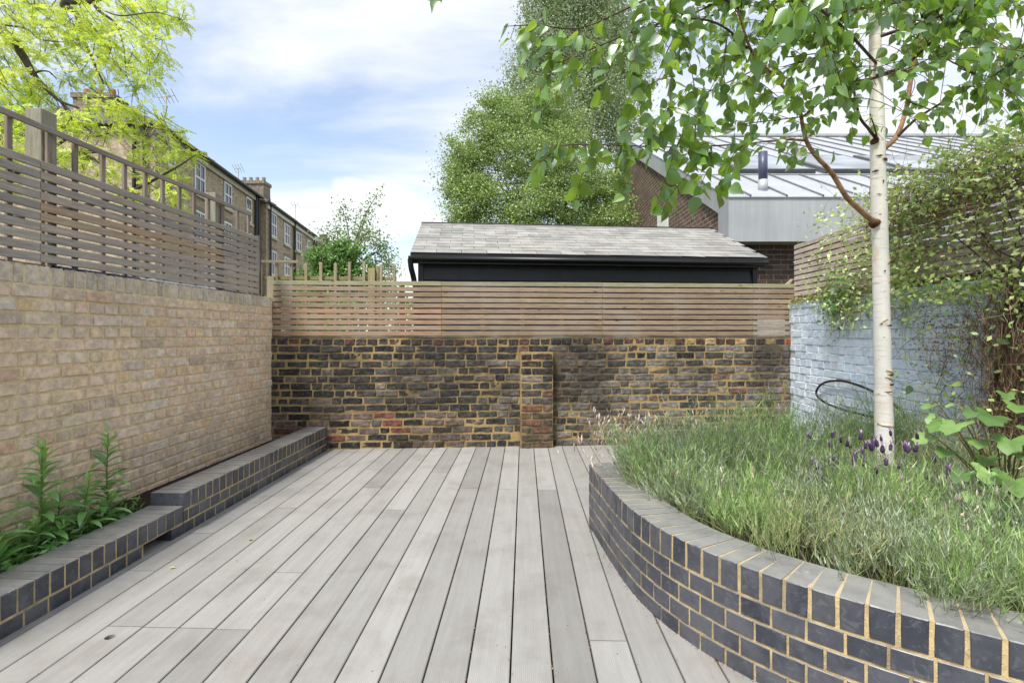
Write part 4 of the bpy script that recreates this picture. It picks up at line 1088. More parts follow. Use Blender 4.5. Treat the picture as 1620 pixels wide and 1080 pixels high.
# low growth seen through the gaps of the back fence
gp = rng.uniform(size=(15000, 3)) * np.array([2.1, 0.9, 1.5]) + np.array([-2.9, 6.3, 0.2])
V, cc = leaf_cards(gp, 0.06, colmix(15000, ['6b9440', '7da84e', '5a7f38', 'a4b878']), 0.6)
o = link('undergrowth', soup('undergrowth', V, cc, M['leaf_far'])); o['kind'] = 'stuff'

# ---------------- golden leaved tree at top left
ac = empty('tree', (-6.6, 4.9, -0.14), label='golden yellow-green tree with feathery leaves hanging over the left fence', cat='tree')
clm = [(20, 20, 35), (60, 10, 35), (70, 50, 30), (110, 30, 25), (110, 60, 20), (150, 30, 30), (160, 60, 30), (200, 20, 30), (240, 15, 25), (260, 32, 18), (230, 60, 25), (245, 90, 20), (240, 115, 16), (200, 95, 25), (170, 90, 25), (130, 100, 20), (100, 80, 15), (150, 125, 20), (215, 135, 14), (60, 85, 15), (288, 32, 8), (20, 60, 20),
       (10, 100, 28), (30, 130, 35), (20, 170, 40), (50, 190, 30), (10, 230, 34), (60, 150, 25), (90, 205, 22), (100, 250, 25), (60, 240, 25), (20, 290, 24), (110, 125, 12), (150, 165, 16), (180, 170, 18), (210, 175, 16), (250, 188, 18), (280, 205, 12), (190, 200, 12), (150, 205, 16), (240, 225, 22), (288, 236, 16), (260, 258, 20), (215, 245, 16), (120, 190, 16), (140, 240, 20), (170, 275, 20), (280, 285, 18), (235, 285, 16), (200, 305, 10), (308, 243, 7), (278, 325, 12), (265, 300, 14), (-30, 60, 60), (-40, 150, 60), (-30, 250, 50), (190, -25, 50), (80, -40, 60), (-120, 40, 90), (-130, 200, 80), (250, -30, 40)]
frp = []; frd = []
for (px, py, r) in clm:
    Y = 5.3 + random.uniform(-.55, .55)
    if py > 180 and px < 200: Y = 4.9 + random.uniform(-.2, .3)
    c = np.array(tuple(P(px, py, Y))); n = int(16 + (r ** 1.75) * 0.14)
    q = c + np.clip(rng.normal(size=(n, 3)), -1.7, 1.7) * np.array([1, 1.2, 0.8]) * r * 0.55 * Y / F
    frp.append(q); frd.append(unit(rng.normal(size=(n, 3)) * np.array([1, 1, 0.5]) + np.array([0.25, 0, -0.45])))
frp = np.concatenate(frp); frd = np.concatenate(frd); nf = len(frp)
ups = unit(np.cross(frd, unit(rng.normal(size=(nf, 3)) * 0.5 + np.array([0, 0, 1.0])))); LV = []; LC = []
fc = colmix(nf, ['d2de62', 'c3d655', 'dfe77c', 'b2cb4a', 'e6ec9a', 'bdd258'], 0.1)
fl_ = rng.uniform(0.10, 0.17, nf)
for k in range(11):
    for sg in (-1, 1):
        base = frp + frd * (fl_ * (0.1 + 0.09 * k))[:, None] + np.array([0, 0, -1]) * (0.0016 * k * k / 10)
        d = unit(ups * sg + frd * 0.45 + rng.normal(size=(nf, 3)) * 0.18); l = 0.027 * (1 - 0.035 * k) * rng.uniform(0.8, 1.2, (nf, 1)); wv = unit(np.cross(d, np.cross(ups, frd) + rng.normal(size=(nf, 3)) * .3)) * 0.0068
        LV.append(np.stack([base, base + d * l * .5 + wv, base + d * l, base + d * l * .5 - wv], axis=1)); LC.append(fc * rng.uniform(0.9, 1.1, (nf, 1)))
LV = np.concatenate(LV); LC = np.clip(np.concatenate(LC), 0, 1)
o = link('foliage', soup('foliage', LV, LC, M['leaf_gold']), ac); o['kind'] = 'stuff'
limbs = [([(-330, 420, 5.6), (-330, 100, 5.6), (-300, -150, 5.6)], .16, .09, 'trunk'),
 ([(-330, -60, 5.6), (-150, -40, 5.4), (0, 48, 5.2), (33, 84, 5.2), (53, 118, 5.2), (73, 140, 5.2), (95, 160, 5.2), (125, 171, 5.1)], .06, .008, 'branch'),
 ([(-300, -150, 5.6), (0, -70, 5.3), (98, -5, 5.2), (100, 9, 5.2), (120, 20, 5.2), (128, 51, 5.2), (142, 84, 5.2), (164, 133, 5.2)], .05, .006, 'branch'),
 ([(-200, -110, 5.4), (60, -30, 5.2), (108, 0, 5.2), (130, 3, 5.2), (151, 0, 5.2), (200, -20, 5.2)], .045, .02, 'branch'),
 ([(120, -40, 5.2), (151, 11, 5.2), (178, 33, 5.2), (189, 51, 5.2), (196, 78, 5.2), (200, 120, 5.1)], .018, .005, 'branch'),
 ([(53, 118, 5.2), (62, 113, 5.2), (78, 114, 5.2), (90, 126, 5.2)], .012, .004, 'branch'),
 ([(60, 250, 5.2), (118, 211, 5.2), (140, 192, 5.2), (151, 180, 5.2)], .016, .005, 'branch'),
 ([(-100, 330, 5.2), (60, 260, 5.0), (150, 240, 5.0), (158, 255, 5.0), (165, 281, 5.0)], .025, .006, 'branch'),
 ([(-330, 150, 5.6), (-60, 330, 5.0), (100, 330, 5.0), (190, 310, 5.1), (270, 270, 5.1), (310, 245, 5.1)], .04, .004, 'branch'),
 ([(-150, -40, 5.4), (-20, 30, 5.1), (40, 45, 5.1), (62, 62, 5.1), (110, 68, 5.1)], .015, .003, 'branch'),
 ([(95, 160, 5.2), (140, 215, 5.2), (210, 200, 5.2), (285, 210, 5.1)], .012, .003, 'branch'),
 ([(151, 11, 5.2), (190, 25, 5.1), (245, 20, 5.1), (290, 32, 5.1)], .008, .003, 'branch')]
for pts, r0, r1, nm in limbs:
    if nm == 'trunk':
        q = [Vector((-6.6, 4.9, -0.14))] + [P(*a) for a in pts]
    else: q = [P(*a) for a in pts]
    cc = catmull(q, 6); MB().tube(cc, list(np.linspace(r0, r1, len(cc))), 8).build(nm, M['bark'], ac, True)
paths = []
for i in range(0, nf, 7):
    s = frp[i]; paths.append((np.array([s - frd[i] * 0.12 + np.array([-.08, 0, .10]), s, s + frd[i] * 0.05]), 0.004, 0.0015))
o = link('twigs', soup('twigs', tube_soup(paths, 3), None, M['bark']), ac); o['kind'] = 'stuff'

# ---------------- white birch
bi = empty('birch_tree', tuple(P(1399, 775, 3.0)), label='white barked birch with drooping green leaves growing in the curved planter', cat='tree')
tp = [P(1399, 792, 3.0), P(1399, 700, 3.0), P(1397, 600, 3.0), P(1395, 500, 3.0), P(1393, 400, 3.0), P(1390, 300, 3.0), P(1388, 200, 3.0), P(1385, 90, 3.0), P(1382, -20, 3.0), P(1378, -160, 3.0), P(1372, -330, 3.0), P(1368, -520, 3.0)]
tc_ = catmull(tp, 8); n_ = len(tc_)
rad = []
for i, q in enumerate(tc_):
    z = q.z; r = np.interp(z, [0.2, 0.5, 1.2, 1.8, 2.4, 3.0, 4.2], [0.055, 0.0490, 0.0435, 0.042, 0.039, 0.030, 0.012])
    rad.append(r * (1 + 0.018 * math.sin(i * 1.9) + 0.015 * math.sin(i * 0.7)))
MB().tube(tc_, rad, 24).build('trunk', M['birch'], bi, True)
def BP(px, py, Y): return P(px, py, Y)
blimbs = [
 ([(1391, 352, 2.98), (1378, 347, 2.95), (1359, 331, 2.9), (1338, 310, 2.86), (1315, 273, 2.82), (1291, 247, 2.78), (1277, 226, 2.75), (1270, 200, 2.72), (1262, 168, 2.68), (1227, 123, 2.6), (1190, 83, 2.5), (1167, 13, 2.42), (1150, -60, 2.35)], .0165, .005, 'branch_red'),
 ([(1391, 238, 3.0), (1402, 232, 3.02), (1420, 213, 3.06), (1434, 170, 3.1), (1444, 110, 3.12), (1457, 50, 3.15), (1470, -60, 3.2)], .017, .008, 'branch_red'),
 ([(1418, 218, 3.05), (1445, 192, 3.0), (1473, 173, 2.95), (1530, 140, 2.85), (1575, 118, 2.8), (1625, 85, 2.7)], .009, .003, 'twig'),
 ([(1388, 222, 2.97), (1375, 205, 2.94), (1360, 185, 2.9), (1352, 150, 2.88), (1345, 120, 2.85), (1310, 60, 2.75), (1285, 0, 2.7)], .009, .004, 'twig'),
 ([(1388, 221, 2.95), (1383, 200, 2.93), (1376, 180, 2.92)], .005, .003, 'twig'),
 ([(1386, 120, 2.98), (1430, 105, 2.8), (1470, 70, 2.6), (1515, 40, 2.4)], .010, .004, 'twig'),
 ([(1272, 222, 2.75), (1245, 221, 2.7), (1210, 224, 2.65), (1178, 228, 2.6)], .007, .003, 'branch_red'),
 ([(1178, 228, 2.6), (1110, 232, 2.5), (1070, 233, 2.42), (1000, 231, 2.35), (940, 229, 2.3), (873, 230, 2.25)], .004, .0015, 'twig'),
 ([(1267, 187, 2.7), (1300, 160, 2.6), (1326, 134, 2.5)], .005, .002, 'twig'),
 ([(1190, 83, 2.5), (1140, 40, 2.4), (1080, 30, 2.3), (1007, 50, 2.25), (950, 72, 2.2), (905, 92, 2.18), (880, 100, 2.15)], .006, .0015, 'twig'),
 ([(1167, 13, 2.42), (1090, -30, 2.3), (1000, 10, 2.2), (920, 44, 2.1), (850, 40, 2.05), (797, 42, 2.0)], .006, .0012, 'twig'),
 ([(1386, 60, 3.0), (1500, 20, 2.7), (1560, -20, 2.5), (1650, -60, 2.4)], .010, .004, 'twig'),
 ([(1150, -60, 2.35), (1000, -80, 2.0), (850, -60, 1.8), (740, -50, 1.7), (690, -8, 1.7)], .006, .0015, 'twig'),
 ([(1386, 100, 2.98), (1330, 40, 2.3), (1270, 0, 1.8), (1230, -20, 1.5)], .008, .003, 'twig'),
]
limb_pts = []
for pts, r0, r1, mt in blimbs:
    cc = catmull([BP(*a) for a in pts], 6); MB().tube(cc, list(np.linspace(r0, r1, len(cc))), 9).build('branch', M[mt], bi, True); limb_pts.append(cc)
M['knot'] = mat_mortar('dark bark knot', lin('6b4a33'), lin('2e221a'), 0.7, 40)
for (px, py, rr) in ((1388, 352, .030), (1388, 222, .022)):
    c = P(px, py, 2.965); b = MB()
    b.tube([c + Vector((0.0, 0.028, 0)), c + Vector((-.008, -.008, 0.002))], [rr, rr * 0.62], 10); b.build('knot', M['knot'], bi, True)
def scar(px, py, wpx, hpx, mat='knot'):
    Y = 3.0; c = P(px, py, Y); ax = min(tc_, key=lambda q: abs(q.z - c.z)); r = np.interp(c.z, [0.2, 0.5, 1.2, 1.8, 2.4, 3.0], [0.060, 0.0535, 0.0475, 0.046, 0.043, 0.032]) + 0.0012
    V = []; Fc = []; n = 8; w_ = wpx / F * Y; h_ = hpx / F * Y; x0 = c.x - ax.x
    for i in range(n + 1):
        x = max(-r * .97, min(r * .97, x0 + w_ * (i / n - .5))); y = -math.sqrt(max(1e-6, r * r - x * x)); hh = h_ * 0.5 * math.sin(math.pi * (i + 0.35) / (n + .7)) * random.uniform(.6, 1.2)
        V += [(ax.x + x, ax.y + y, c.z - hh), (ax.x + x, ax.y + y - 0.001, c.z + hh)]
    for i in range(n): Fc.append((2 * i, 2 * i + 2, 2 * i + 3, 2 * i + 1))
    link('bark_scar', mesh('bark_scar', V, Fc, M[mat]), bi)
for a in ((1394, 256, 14, 6), (1384, 250, 9, 3), (1380, 273, 7, 4), (1399, 515, 14, 3), (1407, 544, 5, 3), (1401, 592, 14, 4), (1402, 607, 10, 4), (1387, 513, 4, 2), (1391, 430, 3, 3), (1389, 290, 3, 5)): scar(*a)
# curling strips of peeling bark
M['peel'] = mat_plain('peeling bark', lin('d9bf9a'), 0.6, 0.3, 0.2, 30)
def peel(px, py, wpx, hpx, tilt, out=0.012):
    c = P(px, py, 3.0); ax = min(tc_, key=lambda q: abs(q.z - c.z)); r = 0.049; V = []; Fc = []; n = 6; w_ = wpx / F * 3.0; h_ = hpx / F * 3.0
    for i in range(n + 1):
        t_ = i / n; x = c.x - ax.x + w_ * (t_ - .5); x = max(-r * .98, min(r * .98, x)); y = -math.sqrt(max(1e-6, r * r - x * x)) - 0.001
        z = c.z + tilt * w_ * (t_ - .5)
        V += [(ax.x + x, ax.y + y, z), (ax.x + x, ax.y + y - out * math.sin(math.pi * t_) , z + h_ * (0.25 + 0.75 * math.sin(math.pi * t_)))]
    for i in range(n): Fc.append((2 * i, 2 * i + 2, 2 * i + 3, 2 * i + 1))
    o = link('bark_peel', mesh('bark_peel', V, Fc, M['peel'], True), bi); s_ = o.modifiers.new('thick', 'SOLIDIFY'); s_.thickness = 0.0008
for a in ((1401, 590, 17, 5, -0.5), (1398, 600, 14, 4, -0.6), (1398, 619, 10, 3, -0.1), (1394, 673, 26, 3, -0.05, .008), (1390, 510, 10, 4, 0.8, .01), (1399, 450, 3, 12, 0.3), (1401, 468, 4, 10, -0.8), (1384, 670, 10, 3, -.3), (1397, 420, 4, 8, .5)): peel(*a)
# birch leaves
def birch_leaf(seed, L=1.0):
    r = random.Random(seed); fold = r.uniform(0.10, 0.35); curl = r.uniform(-0.1, 0.35)
    prof = [(0.0, 0.0), (0.02, 0.16), (0.09, 0.29), (0.18, 0.365), (0.30, 0.39), (0.42, 0.365), (0.54, 0.305), (0.66, 0.22), (0.77, 0.135), (0.88, 0.06), (1.0, 0.0)]
    V = []; Fc = []
    for i, (t_, w_) in enumerate(prof):
        z = -curl * t_ * t_ * 0.5
        V += [(t_, 0, z), (t_, w_, z + fold * w_), (t_, -w_, z + fold * w_)]
    for i in range(len(prof) - 1):
        a = i * 3; Fc += [(a, a + 3, a + 4, a + 1), (a, a + 2, a + 5, a + 3)]
    me = mesh('leaf', V, Fc, M['leaf'], True); return white_tint(me)
BL = [birch_leaf(i) for i in range(6)]
lower_x = [640, 780, 830, 880, 930, 1000, 1060, 1110, 1160, 1200, 1250, 1330, 1400, 1480, 1560, 1660]
lower_y = [-20, 60, 165, 250, 280, 300, 305, 285, 260, 225, 225, 220, 215, 255, 240, 215]
def lowy(px): return np.interp(px, lower_x, lower_y)
allp = [q for cc in limb_pts for q in cc[len(cc) // 3:]]
twp = []; leaves = []
def add_leaf(p, size, heading):
    """p: node on the twig; leaf hangs from a short stalk"""
    st = Vector((random.uniform(-1, 1), random.uniform(-1, 1), random.uniform(-.6, .3))).normalized() * random.uniform(.010, .022)
    q = p + st
    d = (Vector((random.gauss(0, .45) + heading.x * .35, random.gauss(0, .45) + heading.y * .35, -1 + random.uniform(-.1, .75)))).normalized()
    s = d.cross(Vector((random.gauss(0, 1), random.gauss(0, 1), random.gauss(0, .4)))).normalized(); n = d.cross(s)
    if n.z < 0: n = -n; s = -s
    m = Matrix(((d.x * size, s.x * size, n.x * size, q.x), (d.y * size, s.y * size, n.y * size, q.y), (d.z * size, s.z * size, n.z * size, q.z), (0, 0, 0, 1)))
    c = pal(['5b8a2f', '6f9f36', '4b7a2c', '84ae3c', '3e692c', '649338', '457334', '36602c'], 0.12)
    leaves.append((random.choice(BL), m, c, size)); twp.append((np.array([tuple(p), tuple(q)]), 0.0009, 0.0006))
def twig(p0, p1, step=0.031, ls=0.061, sag=0.08, dens=1.0):
    mid = p0.lerp(p1, 0.5) + Vector((random.uniform(-.04, .04), random.uniform(-.04, .04), sag))
    pts = catmull([p0, mid, p1, p1 + (p1 - mid) * 0.35 + Vector((0, 0, -0.04))], 7)
    twp.append((np.array([tuple(q) for q in pts]), 0.0026, 0.0010))
    d = 0; 
    for a, b in zip(pts[:-1], pts[1:]):
        d += (b - a).length
        if d > step:
            d = 0
            if random.random() < dens: add_leaf(b, ls * random.uniform(.7, 1.2), (b - a).normalized())
            if random.random() < 0.25 * dens: add_leaf(b, ls * random.uniform(.6, 1.0), (a - b).normalized())
def nearest(p, k=6):
    return random.choice(sorted(allp, key=lambda q: (q - p).length)[:k])
cnt = 0
while cnt < 290:
    u = random.random(); px = 1000 + 660 * u ** 0.8
    ly = lowy(px) - 16
    py = ly - (ly + 170) * random.random() ** 1.15
    Y = random.triangular(1.7, 3.7, 2.7)
    if 1340 < px < 1440 and Y < 2.9 and py > 140: continue
    if py > 120 and px > 1240 and random.random() < 0.45: continue
    t_ = P(px, py, Y); s = nearest(t_, 8)
    if (t_ - s).length > 1.1 or (t_ - s).length < 0.1: continue
    twig(s.lerp(t_, max(0, 1 - 0.5 / (t_ - s).length)) if (t_ - s).length > .5 else s, t_, sag=random.uniform(.02, .10)); cnt += 1
    if (t_ - s).length > .5: twp.append((np.array([tuple(s), tuple(s.lerp(t_, 0.5) + Vector((0, 0, .02))), tuple(s.lerp(t_, max(0, 1 - 0.5 / (t_ - s).length)))]), 0.004, 0.0026))
# the long thin shoots reaching out to the left, and their leaves
def leafy(idx, a, b, n, spread=0.05, ls=0.065):
    cc = limb_pts[idx]; L_ = len(cc)
    for i in range(n):
        q = cc[int((a + (b - a) * (i + random.random()) / n) * (L_ - 1))]
        e_ = q + Vector((random.gauss(0, spread), random.gauss(0, spread), -abs(random.gauss(0, spread * 0.8)))); twp.append((np.array([tuple(q), tuple(e_)]), .0014, .0009))
        add_leaf(e_, ls * random.uniform(.75, 1.15), Vector((-1, 0, 0)))
leafy(7, .15, 1, 44, .045); leafy(9, .15, 1, 34, .045); leafy(10, .45, 1, 18, .04); leafy(6, .1, 1, 14, .05); leafy(2, .2, 1, 26, .05); leafy(12, .80, 1, 6, .02); leafy(13, .6, 1, 14, .05, .075); leafy(0, .45, 1, 40, .07); leafy(3, .3, 1, 24, .06); leafy(1, .45, 1, 16, .06); leafy(5, .3, 1, 22, .06); leafy(4, .3, 1, 5, .04)
for (a, b) in (((1060, 233), (1046, 300)), ((1000, 231), (985, 290)), ((940, 229), (915, 295)), ((900, 229), (850, 265)), ((1110, 232), (1060, 310)), ((1110, 232), (1110, 290)), ((905, 92), (840, 95)), ((950, 72), (900, 130)), ((905, 92), (850, 160)), ((1007, 50), (960, 120)), ((1007, 50), (1010, 150)), ((1070, 40), (1060, 160)), ((1070, 40), (1100, 200)), ((1060, 120), (1000, 170)), ((1178, 228), (1140, 285)), ((1178, 228), (1160, 270)), ((950, 72), (880, 60)), ((1150, 60), (1110, 170)), ((1150, 60), (1160, 200)), ((1060, 170), (1000, 215)), ((1100, 190), (1040, 215)), ((850, 42), (825, 72)), ((1100, 30), (1030, 10))):
    twig(P(*a, 2.35 + random.uniform(-.15, .15)), P(*b, 2.3 + random.uniform(-.2, .2)), .034, .078, 0.02)
def thin_out(m):
    p = m.translation; px = 810 + p.x / p.y * F; py = 527 - (p.z - CAM_Z) / p.y * F
    if p.y < 1.25: return False
    if 1185 < px < 1235 and 245 < py < 310: return False      # the flue shows here
    if 1355 < px < 1470 and 60 < py < 245 and p.y < 3.15: return random.random() < 0.38
    return True
leaves = [q for q in leaves if thin_out(q[1])]
place(leaves, 'leaf', 'foliage', bi, M['leaf'], limit=298)
o = link('twigs', soup('twigs', tube_soup(twp, 3), np.tile(lin('5a4638'), (len(tube_soup(twp, 3)), 1)), M['twigs']), bi); o['kind'] = 'stuff'

# ---------------- lavender
NB = 900
bush = []; tries = 0
while len(bush) < 80 and tries < 9000:
    tries += 1
    x, y = random.uniform(0.6, 3.0), random.uniform(1.05, 4.25)
    if not in_bed(x, y, 0.27): continue
    if x > 2.35 and 1.75 < y < 2.9: continue
    if all((x - q[0]) ** 2 + (y - q[1]) ** 2 > 0.235 ** 2 for q in bush):
        bush.append((x, y, random.uniform(0.19, 0.27), random.uniform(0.24, 0.37) * (1.35 if y > 2.9 else 1.0) * (0.9 if y < 1.9 else 1.0), random.choice((0, 0, 0, 1, 1, 1, 2))))
bush += [(0.80, 3.10, .24, .34, 0), (0.98, 3.28, .24, .34, 1), (0.84, 2.84, .22, .27, 1), (1.2, 3.38, .24, .34, 0), (0.90, 2.60, .2, .24, 1)]
tufts = []; bx = []
for (x, y, r_, hb, kd) in bush:
    for i in range(24):
        an = random.uniform(0, 6.28); d = r_ * math.sqrt(random.random()); tx, ty = x + math.cos(an) * d * 0.75, y + math.sin(an) * d * 0.75
        if not in_bed(tx, ty, 0.235 if ty < 2.6 else 0.17): continue
        k = d / r_
        tufts.append((tx, ty, hb * (1.06 - 0.66 * k * k) * (0.66 if (x - 2.12) ** 2 + (y - 2.75) ** 2 < 0.27 else 1.0), kd, math.cos(an) * k * 0.55, math.sin(an) * k * 0.55)); bx.append((tx, ty))
bx = np.array(bx)
print('tufts', len(tufts))
PV = []; PC_ = []
pals = [['8fb05f', 'a1bd73', '7da055', 'b4ca8a', '658849'], ['9cab88', 'adba9a', '8e9d7a', 'bcc6ae', '78876a'], ['9fb070', 'b0bc86', '8a9c60', 'a8a480', '93906c']]
for (x, y, h_, kd, lx, ly) in tufts:
    n = 150 if y < 2.4 else 105
    # stems first, then needle leaves along them
    ns = 13 if y < 2.4 else 9
    sd = unit(np.c_[rng.normal(lx, .30, ns), rng.normal(ly, .30, ns), np.ones(ns)])
    sl0 = h_ * rng.uniform(.7, 1.3, ns); base = np.c_[x + rng.normal(0, .03, ns), y + rng.normal(0, .03, ns), np.full(ns, .33)]
    k = rng.integers(0, ns, n); t_ = rng.uniform(0.25, 1.0, n) ** 0.8
    p0 = base[k] + sd[k] * (sl0[k] * t_)[:, None]
    d = unit(sd[k] * 0.9 + rng.normal(0, .42, (n, 3)) + np.array([0, 0, .45]))
    L = rng.uniform(.022, .055, n) * (1.15 if kd != 1 else 0.8)
    V, sg = ribbons(p0, d, L, np.full(n, 0.0018) * rng.uniform(.8, 1.3, n), np.array([0, 0, -0.10]), 1)
    c = colmix(n, pals[kd], 0.12) * (0.9 + 0.2 * rng.random()); PV.append(V); PC_.append(c)
    V, sg = ribbons(base, sd, sl0, np.full(ns, .0016), rng.normal(0, .12, (ns, 3)), 2); PV.append(V); PC_.append(np.concatenate([colmix(ns, ['7f8a5c', '8d8468', '6f7a48'])] * 2))
    # longer grassy blades
    m = 3
    V, sg = ribbons(base[rng.integers(0, ns, m)], unit(np.c_[rng.normal(lx, .4, m), rng.normal(ly, .4, m), np.ones(m)]), h_ * rng.uniform(.8, 1.35, m), np.full(m, .0014), rng.normal(0, .25, (m, 3)) + np.array([0, 0, -.1]), 3); PV.append(V)
    PC_.append(np.concatenate([colmix(m, pals[0] + ['b5c07c'], 0.1)] * 3))
# brown woody bottoms and dry bits along the edge
nb_ = 3800; ii = rng.integers(0, len(bx), nb_)
p0 = np.c_[bx[ii] + rng.normal(0, .06, (nb_, 2)), rng.uniform(.33, .40, nb_)]
V, sg = ribbons(p0, unit(np.c_[rng.normal(0, 1, (nb_, 2)), rng.uniform(.1, .8, nb_)]), rng.uniform(.03, .10, nb_), np.full(nb_, .0012), rng.normal(0, .3, (nb_, 3)), 2); PV.append(V); PC_.append(np.concatenate([colmix(nb_, ['7d6a52', '94826a', '5c4a3a', 'a79879', '83795c'])] * 2))
PV = np.concatenate(PV); PC_ = np.clip(np.concatenate(PC_), 0, 1)
print('lavender quads', len(PV))
o = link('lavender_foliage', soup('lavender_foliage', PV, PC_, M['leaf_lav'])); o['kind'] = 'stuff'
tag(o, 'grey-green lavender filling the curved raised planter', 'lavender')
# faded flower stalks
SV = []; SCc = []
def ellipsoids(c, axis, rl, rw, cols, rings=4, sides=5):
    n = len(c); a = unit(np.cross(axis, rng.normal(size=(n, 3)))); b = np.cross(axis, a); out = []; cc = []
    R = []
    for i in range(rings + 1):
        t_ = i / rings; w_ = np.sin(np.pi * (0.12 + 0.80 * t_)) * rw; row = []
        for k in range(sides):
            an = 2 * math.pi * k / sides + i * 0.6
            row.append(c + axis * (rl * (t_ * 2 - 1))[:, None] + (a * math.cos(an) + b * math.sin(an)) * (w_ * rng.uniform(.75, 1.25, n))[:, None])
        R.append(row)
    for i in range(rings):
        for k in range(sides):
            k2 = (k + 1) % sides; out.append(np.stack([R[i][k], R[i][k2], R[i + 1][k2], R[i + 1][k]], axis=1)); cc.append(cols * rng.uniform(.8, 1.2, (n, 1)))
    return np.concatenate(out), np.concatenate(cc)
hp = []
for px, y0, y1, n, Ya, Yb in ((960, 645, 700, 34, 3.0, 3.4), (1000, 650, 690, 26, 3.1, 3.6), (1045, 650, 700, 22, 3.1, 3.7), (1090, 655, 705, 22, 3.2, 3.9), (1140, 640, 700, 24, 3.3, 4.0), (1190, 640, 705, 24, 3.4, 4.1), (1230, 665, 715, 14, 3.5, 4.1), (1160, 730, 790, 14, 2.3, 3.0), (1060, 700, 760, 14, 2.6, 3.2), (1430, 760, 830, 24, 2.0, 2.6), (1530, 770, 860, 22, 1.8, 2.4), (1480, 755, 800, 16, 2.1, 2.5), (1300, 790, 850, 14, 2.0, 2.6), (925, 690, 735, 10, 3.0, 3.3)):
    for i in range(int(n * 1.7) if y0 < 700 else n):
        Y = random.uniform(Ya, Yb); hp.append(tuple(P(random.gauss(px, 24), random.uniform(y0, y1), Y)))
hp = np.array(hp); nh = len(hp); hd = unit(np.c_[rng.normal(0, .35, (nh, 2)), np.ones(nh)])
V, c = ellipsoids(hp, hd, rng.uniform(.012, .022, nh), rng.uniform(.0035, .0055, nh), colmix(nh, ['b8a79c', 'c4b5a8', 'a8958c', '9c8f86', 'cabda9'])); SV.append(V); SCc.append(c)
L = rng.uniform(.12, .22, nh); V, sg = ribbons(hp, -hd, L, np.full(nh, .0011), rng.normal(0, .12, (nh, 3)), 2); SV.append(V); SCc.append(np.concatenate([colmix(nh, ['a39a78', '94906a', 'b0a58a'])] * 2))
o = link('dry_flower_stalks', soup('dry_flower_stalks', np.concatenate(SV), np.clip(np.concatenate(SCc), 0, 1), M['twigs'])); o['kind'] = 'stuff'

# french lavender with purple heads around the birch
fl = empty('lavender_plant', P(1385, 790, 2.75), label='lavender plant with dark purple flower heads around the birch trunk', cat='plant')
M['purple'] = mat_tinted('purple flower head', 0.8)
heads = [(1281, 690), (1317, 688), (1330, 696), (1313, 704), (1341, 701), (1345, 705), (1362, 690), (1369, 705), (1382, 704), (1378, 707), (1387, 701), (1394, 694), (1409, 685), (1396, 710), (1409, 707), (1451, 690), (1449, 709), (1436, 710), (1432, 708), (1478, 727), (1317, 724), (1306, 729), (1320, 734), (1312, 732), (1351, 724), (1350, 735), (1356, 718), (1367, 732), (1363, 717), (1293, 738), (1298, 757), (1320, 745), (1351, 748), (1363, 758), (1360, 766), (1386, 744), (1402, 730), (1422, 739), (1408, 770), (1440, 770), (1465, 752), (1500, 745), (1523, 755), (1284, 731), (1370, 789), (1281, 760)]
fm = []
for q in range(3):
    b = MB(); r = random.Random(q); rg = 6
    pts = [(0, 0, -0.017 + 0.034 * i / rg) for i in range(rg + 1)]; rad_ = [0.0045, 0.0075, 0.0085, 0.0085, 0.008, 0.0065, 0.0035]
    b.tube(pts, [a * r.uniform(.9, 1.1) for a in rad_], 8)
    for k in range(4):
        an = k * 1.57 + r.random(); b.add([(0, 0, .014), (math.cos(an) * .006 - .003 * math.sin(an), math.sin(an) * .006 + .003 * math.cos(an), .026), (math.cos(an) * .011, math.sin(an) * .011, .036), (math.cos(an) * .006 + .003 * math.sin(an), math.sin(an) * .006 - .003 * math.cos(an), .026)], [(0, 1, 2, 3)])
    me = mesh('flower_head', b.v, b.f, M['purple'], True)
    at = me.color_attributes.new('tint', 'FLOAT_COLOR', 'POINT'); nb2 = (rg + 1) * 8
    cv = np.array([(*lin('4a3358'), 1)] * nb2 + [(*lin('a884b4'), 1)] * (len(me.vertices) - nb2), dtype=np.float32)
    at.data.foreach_set('color', cv.ravel()); fm.append(me)
stv = []
for (px, py) in heads:
    Y = random.uniform(2.35, 2.9) if px < 1420 else random.uniform(2.3, 2.7); 
    if 1375 < px < 1420: Y = random.uniform(2.4, 2.8)
    p = P(px, py, Y); tl = Matrix.Rotation(random.gauss(0, .18), 4, 'X') @ Matrix.Rotation(random.gauss(0, .18), 4, 'Y')
    k = random.uniform(.75, 1.15); o = link('flower_head', random.choice(fm), fl, None, Matrix.Translation(p) @ tl @ Matrix.Scale(k, 4)); g = random.uniform(.7, 1.3); o.color = (g, g, g, 1)
    bq = Vector((p.x * 0.55 + 2.12 * 0.45 + random.gauss(0, .05), p.y * .6 + 2.7 * .4, 0.36)); mid = p.lerp(bq, .5) + Vector((random.gauss(0, .015), 0, 0.02))
    stv.append((np.array([tuple(a) for a in catmull([p, mid, bq], 4)]), .0014, .002))
tv = tube_soup(stv, 3); o = link('stems', soup('stems', tv, colmix(len(tv), ['7f9260', '8d9c6c']), M['twigs']), fl); o['kind'] = 'stuff'
n = 3600; k = rng.integers(0, len(stv), n); u = rng.uniform(0.25, 1, n); p0 = np.array([stv[a][0][0] * (1 - b) + stv[a][0][-1] * b for a, b in zip(k, u)]) + rng.normal(0, .02, (n, 3))
V, sg = ribbons(p0, unit(rng.normal(0, .6, (n, 3)) + np.array([0, 0, .7])), rng.uniform(.02, .045, n), np.full(n, .0013), np.array([0, 0, -.1]), 1)
o = link('foliage', soup('foliage', V, colmix(n, pals[1] + pals[0]), M['leaf_lav']), fl); o['kind'] = 'stuff'

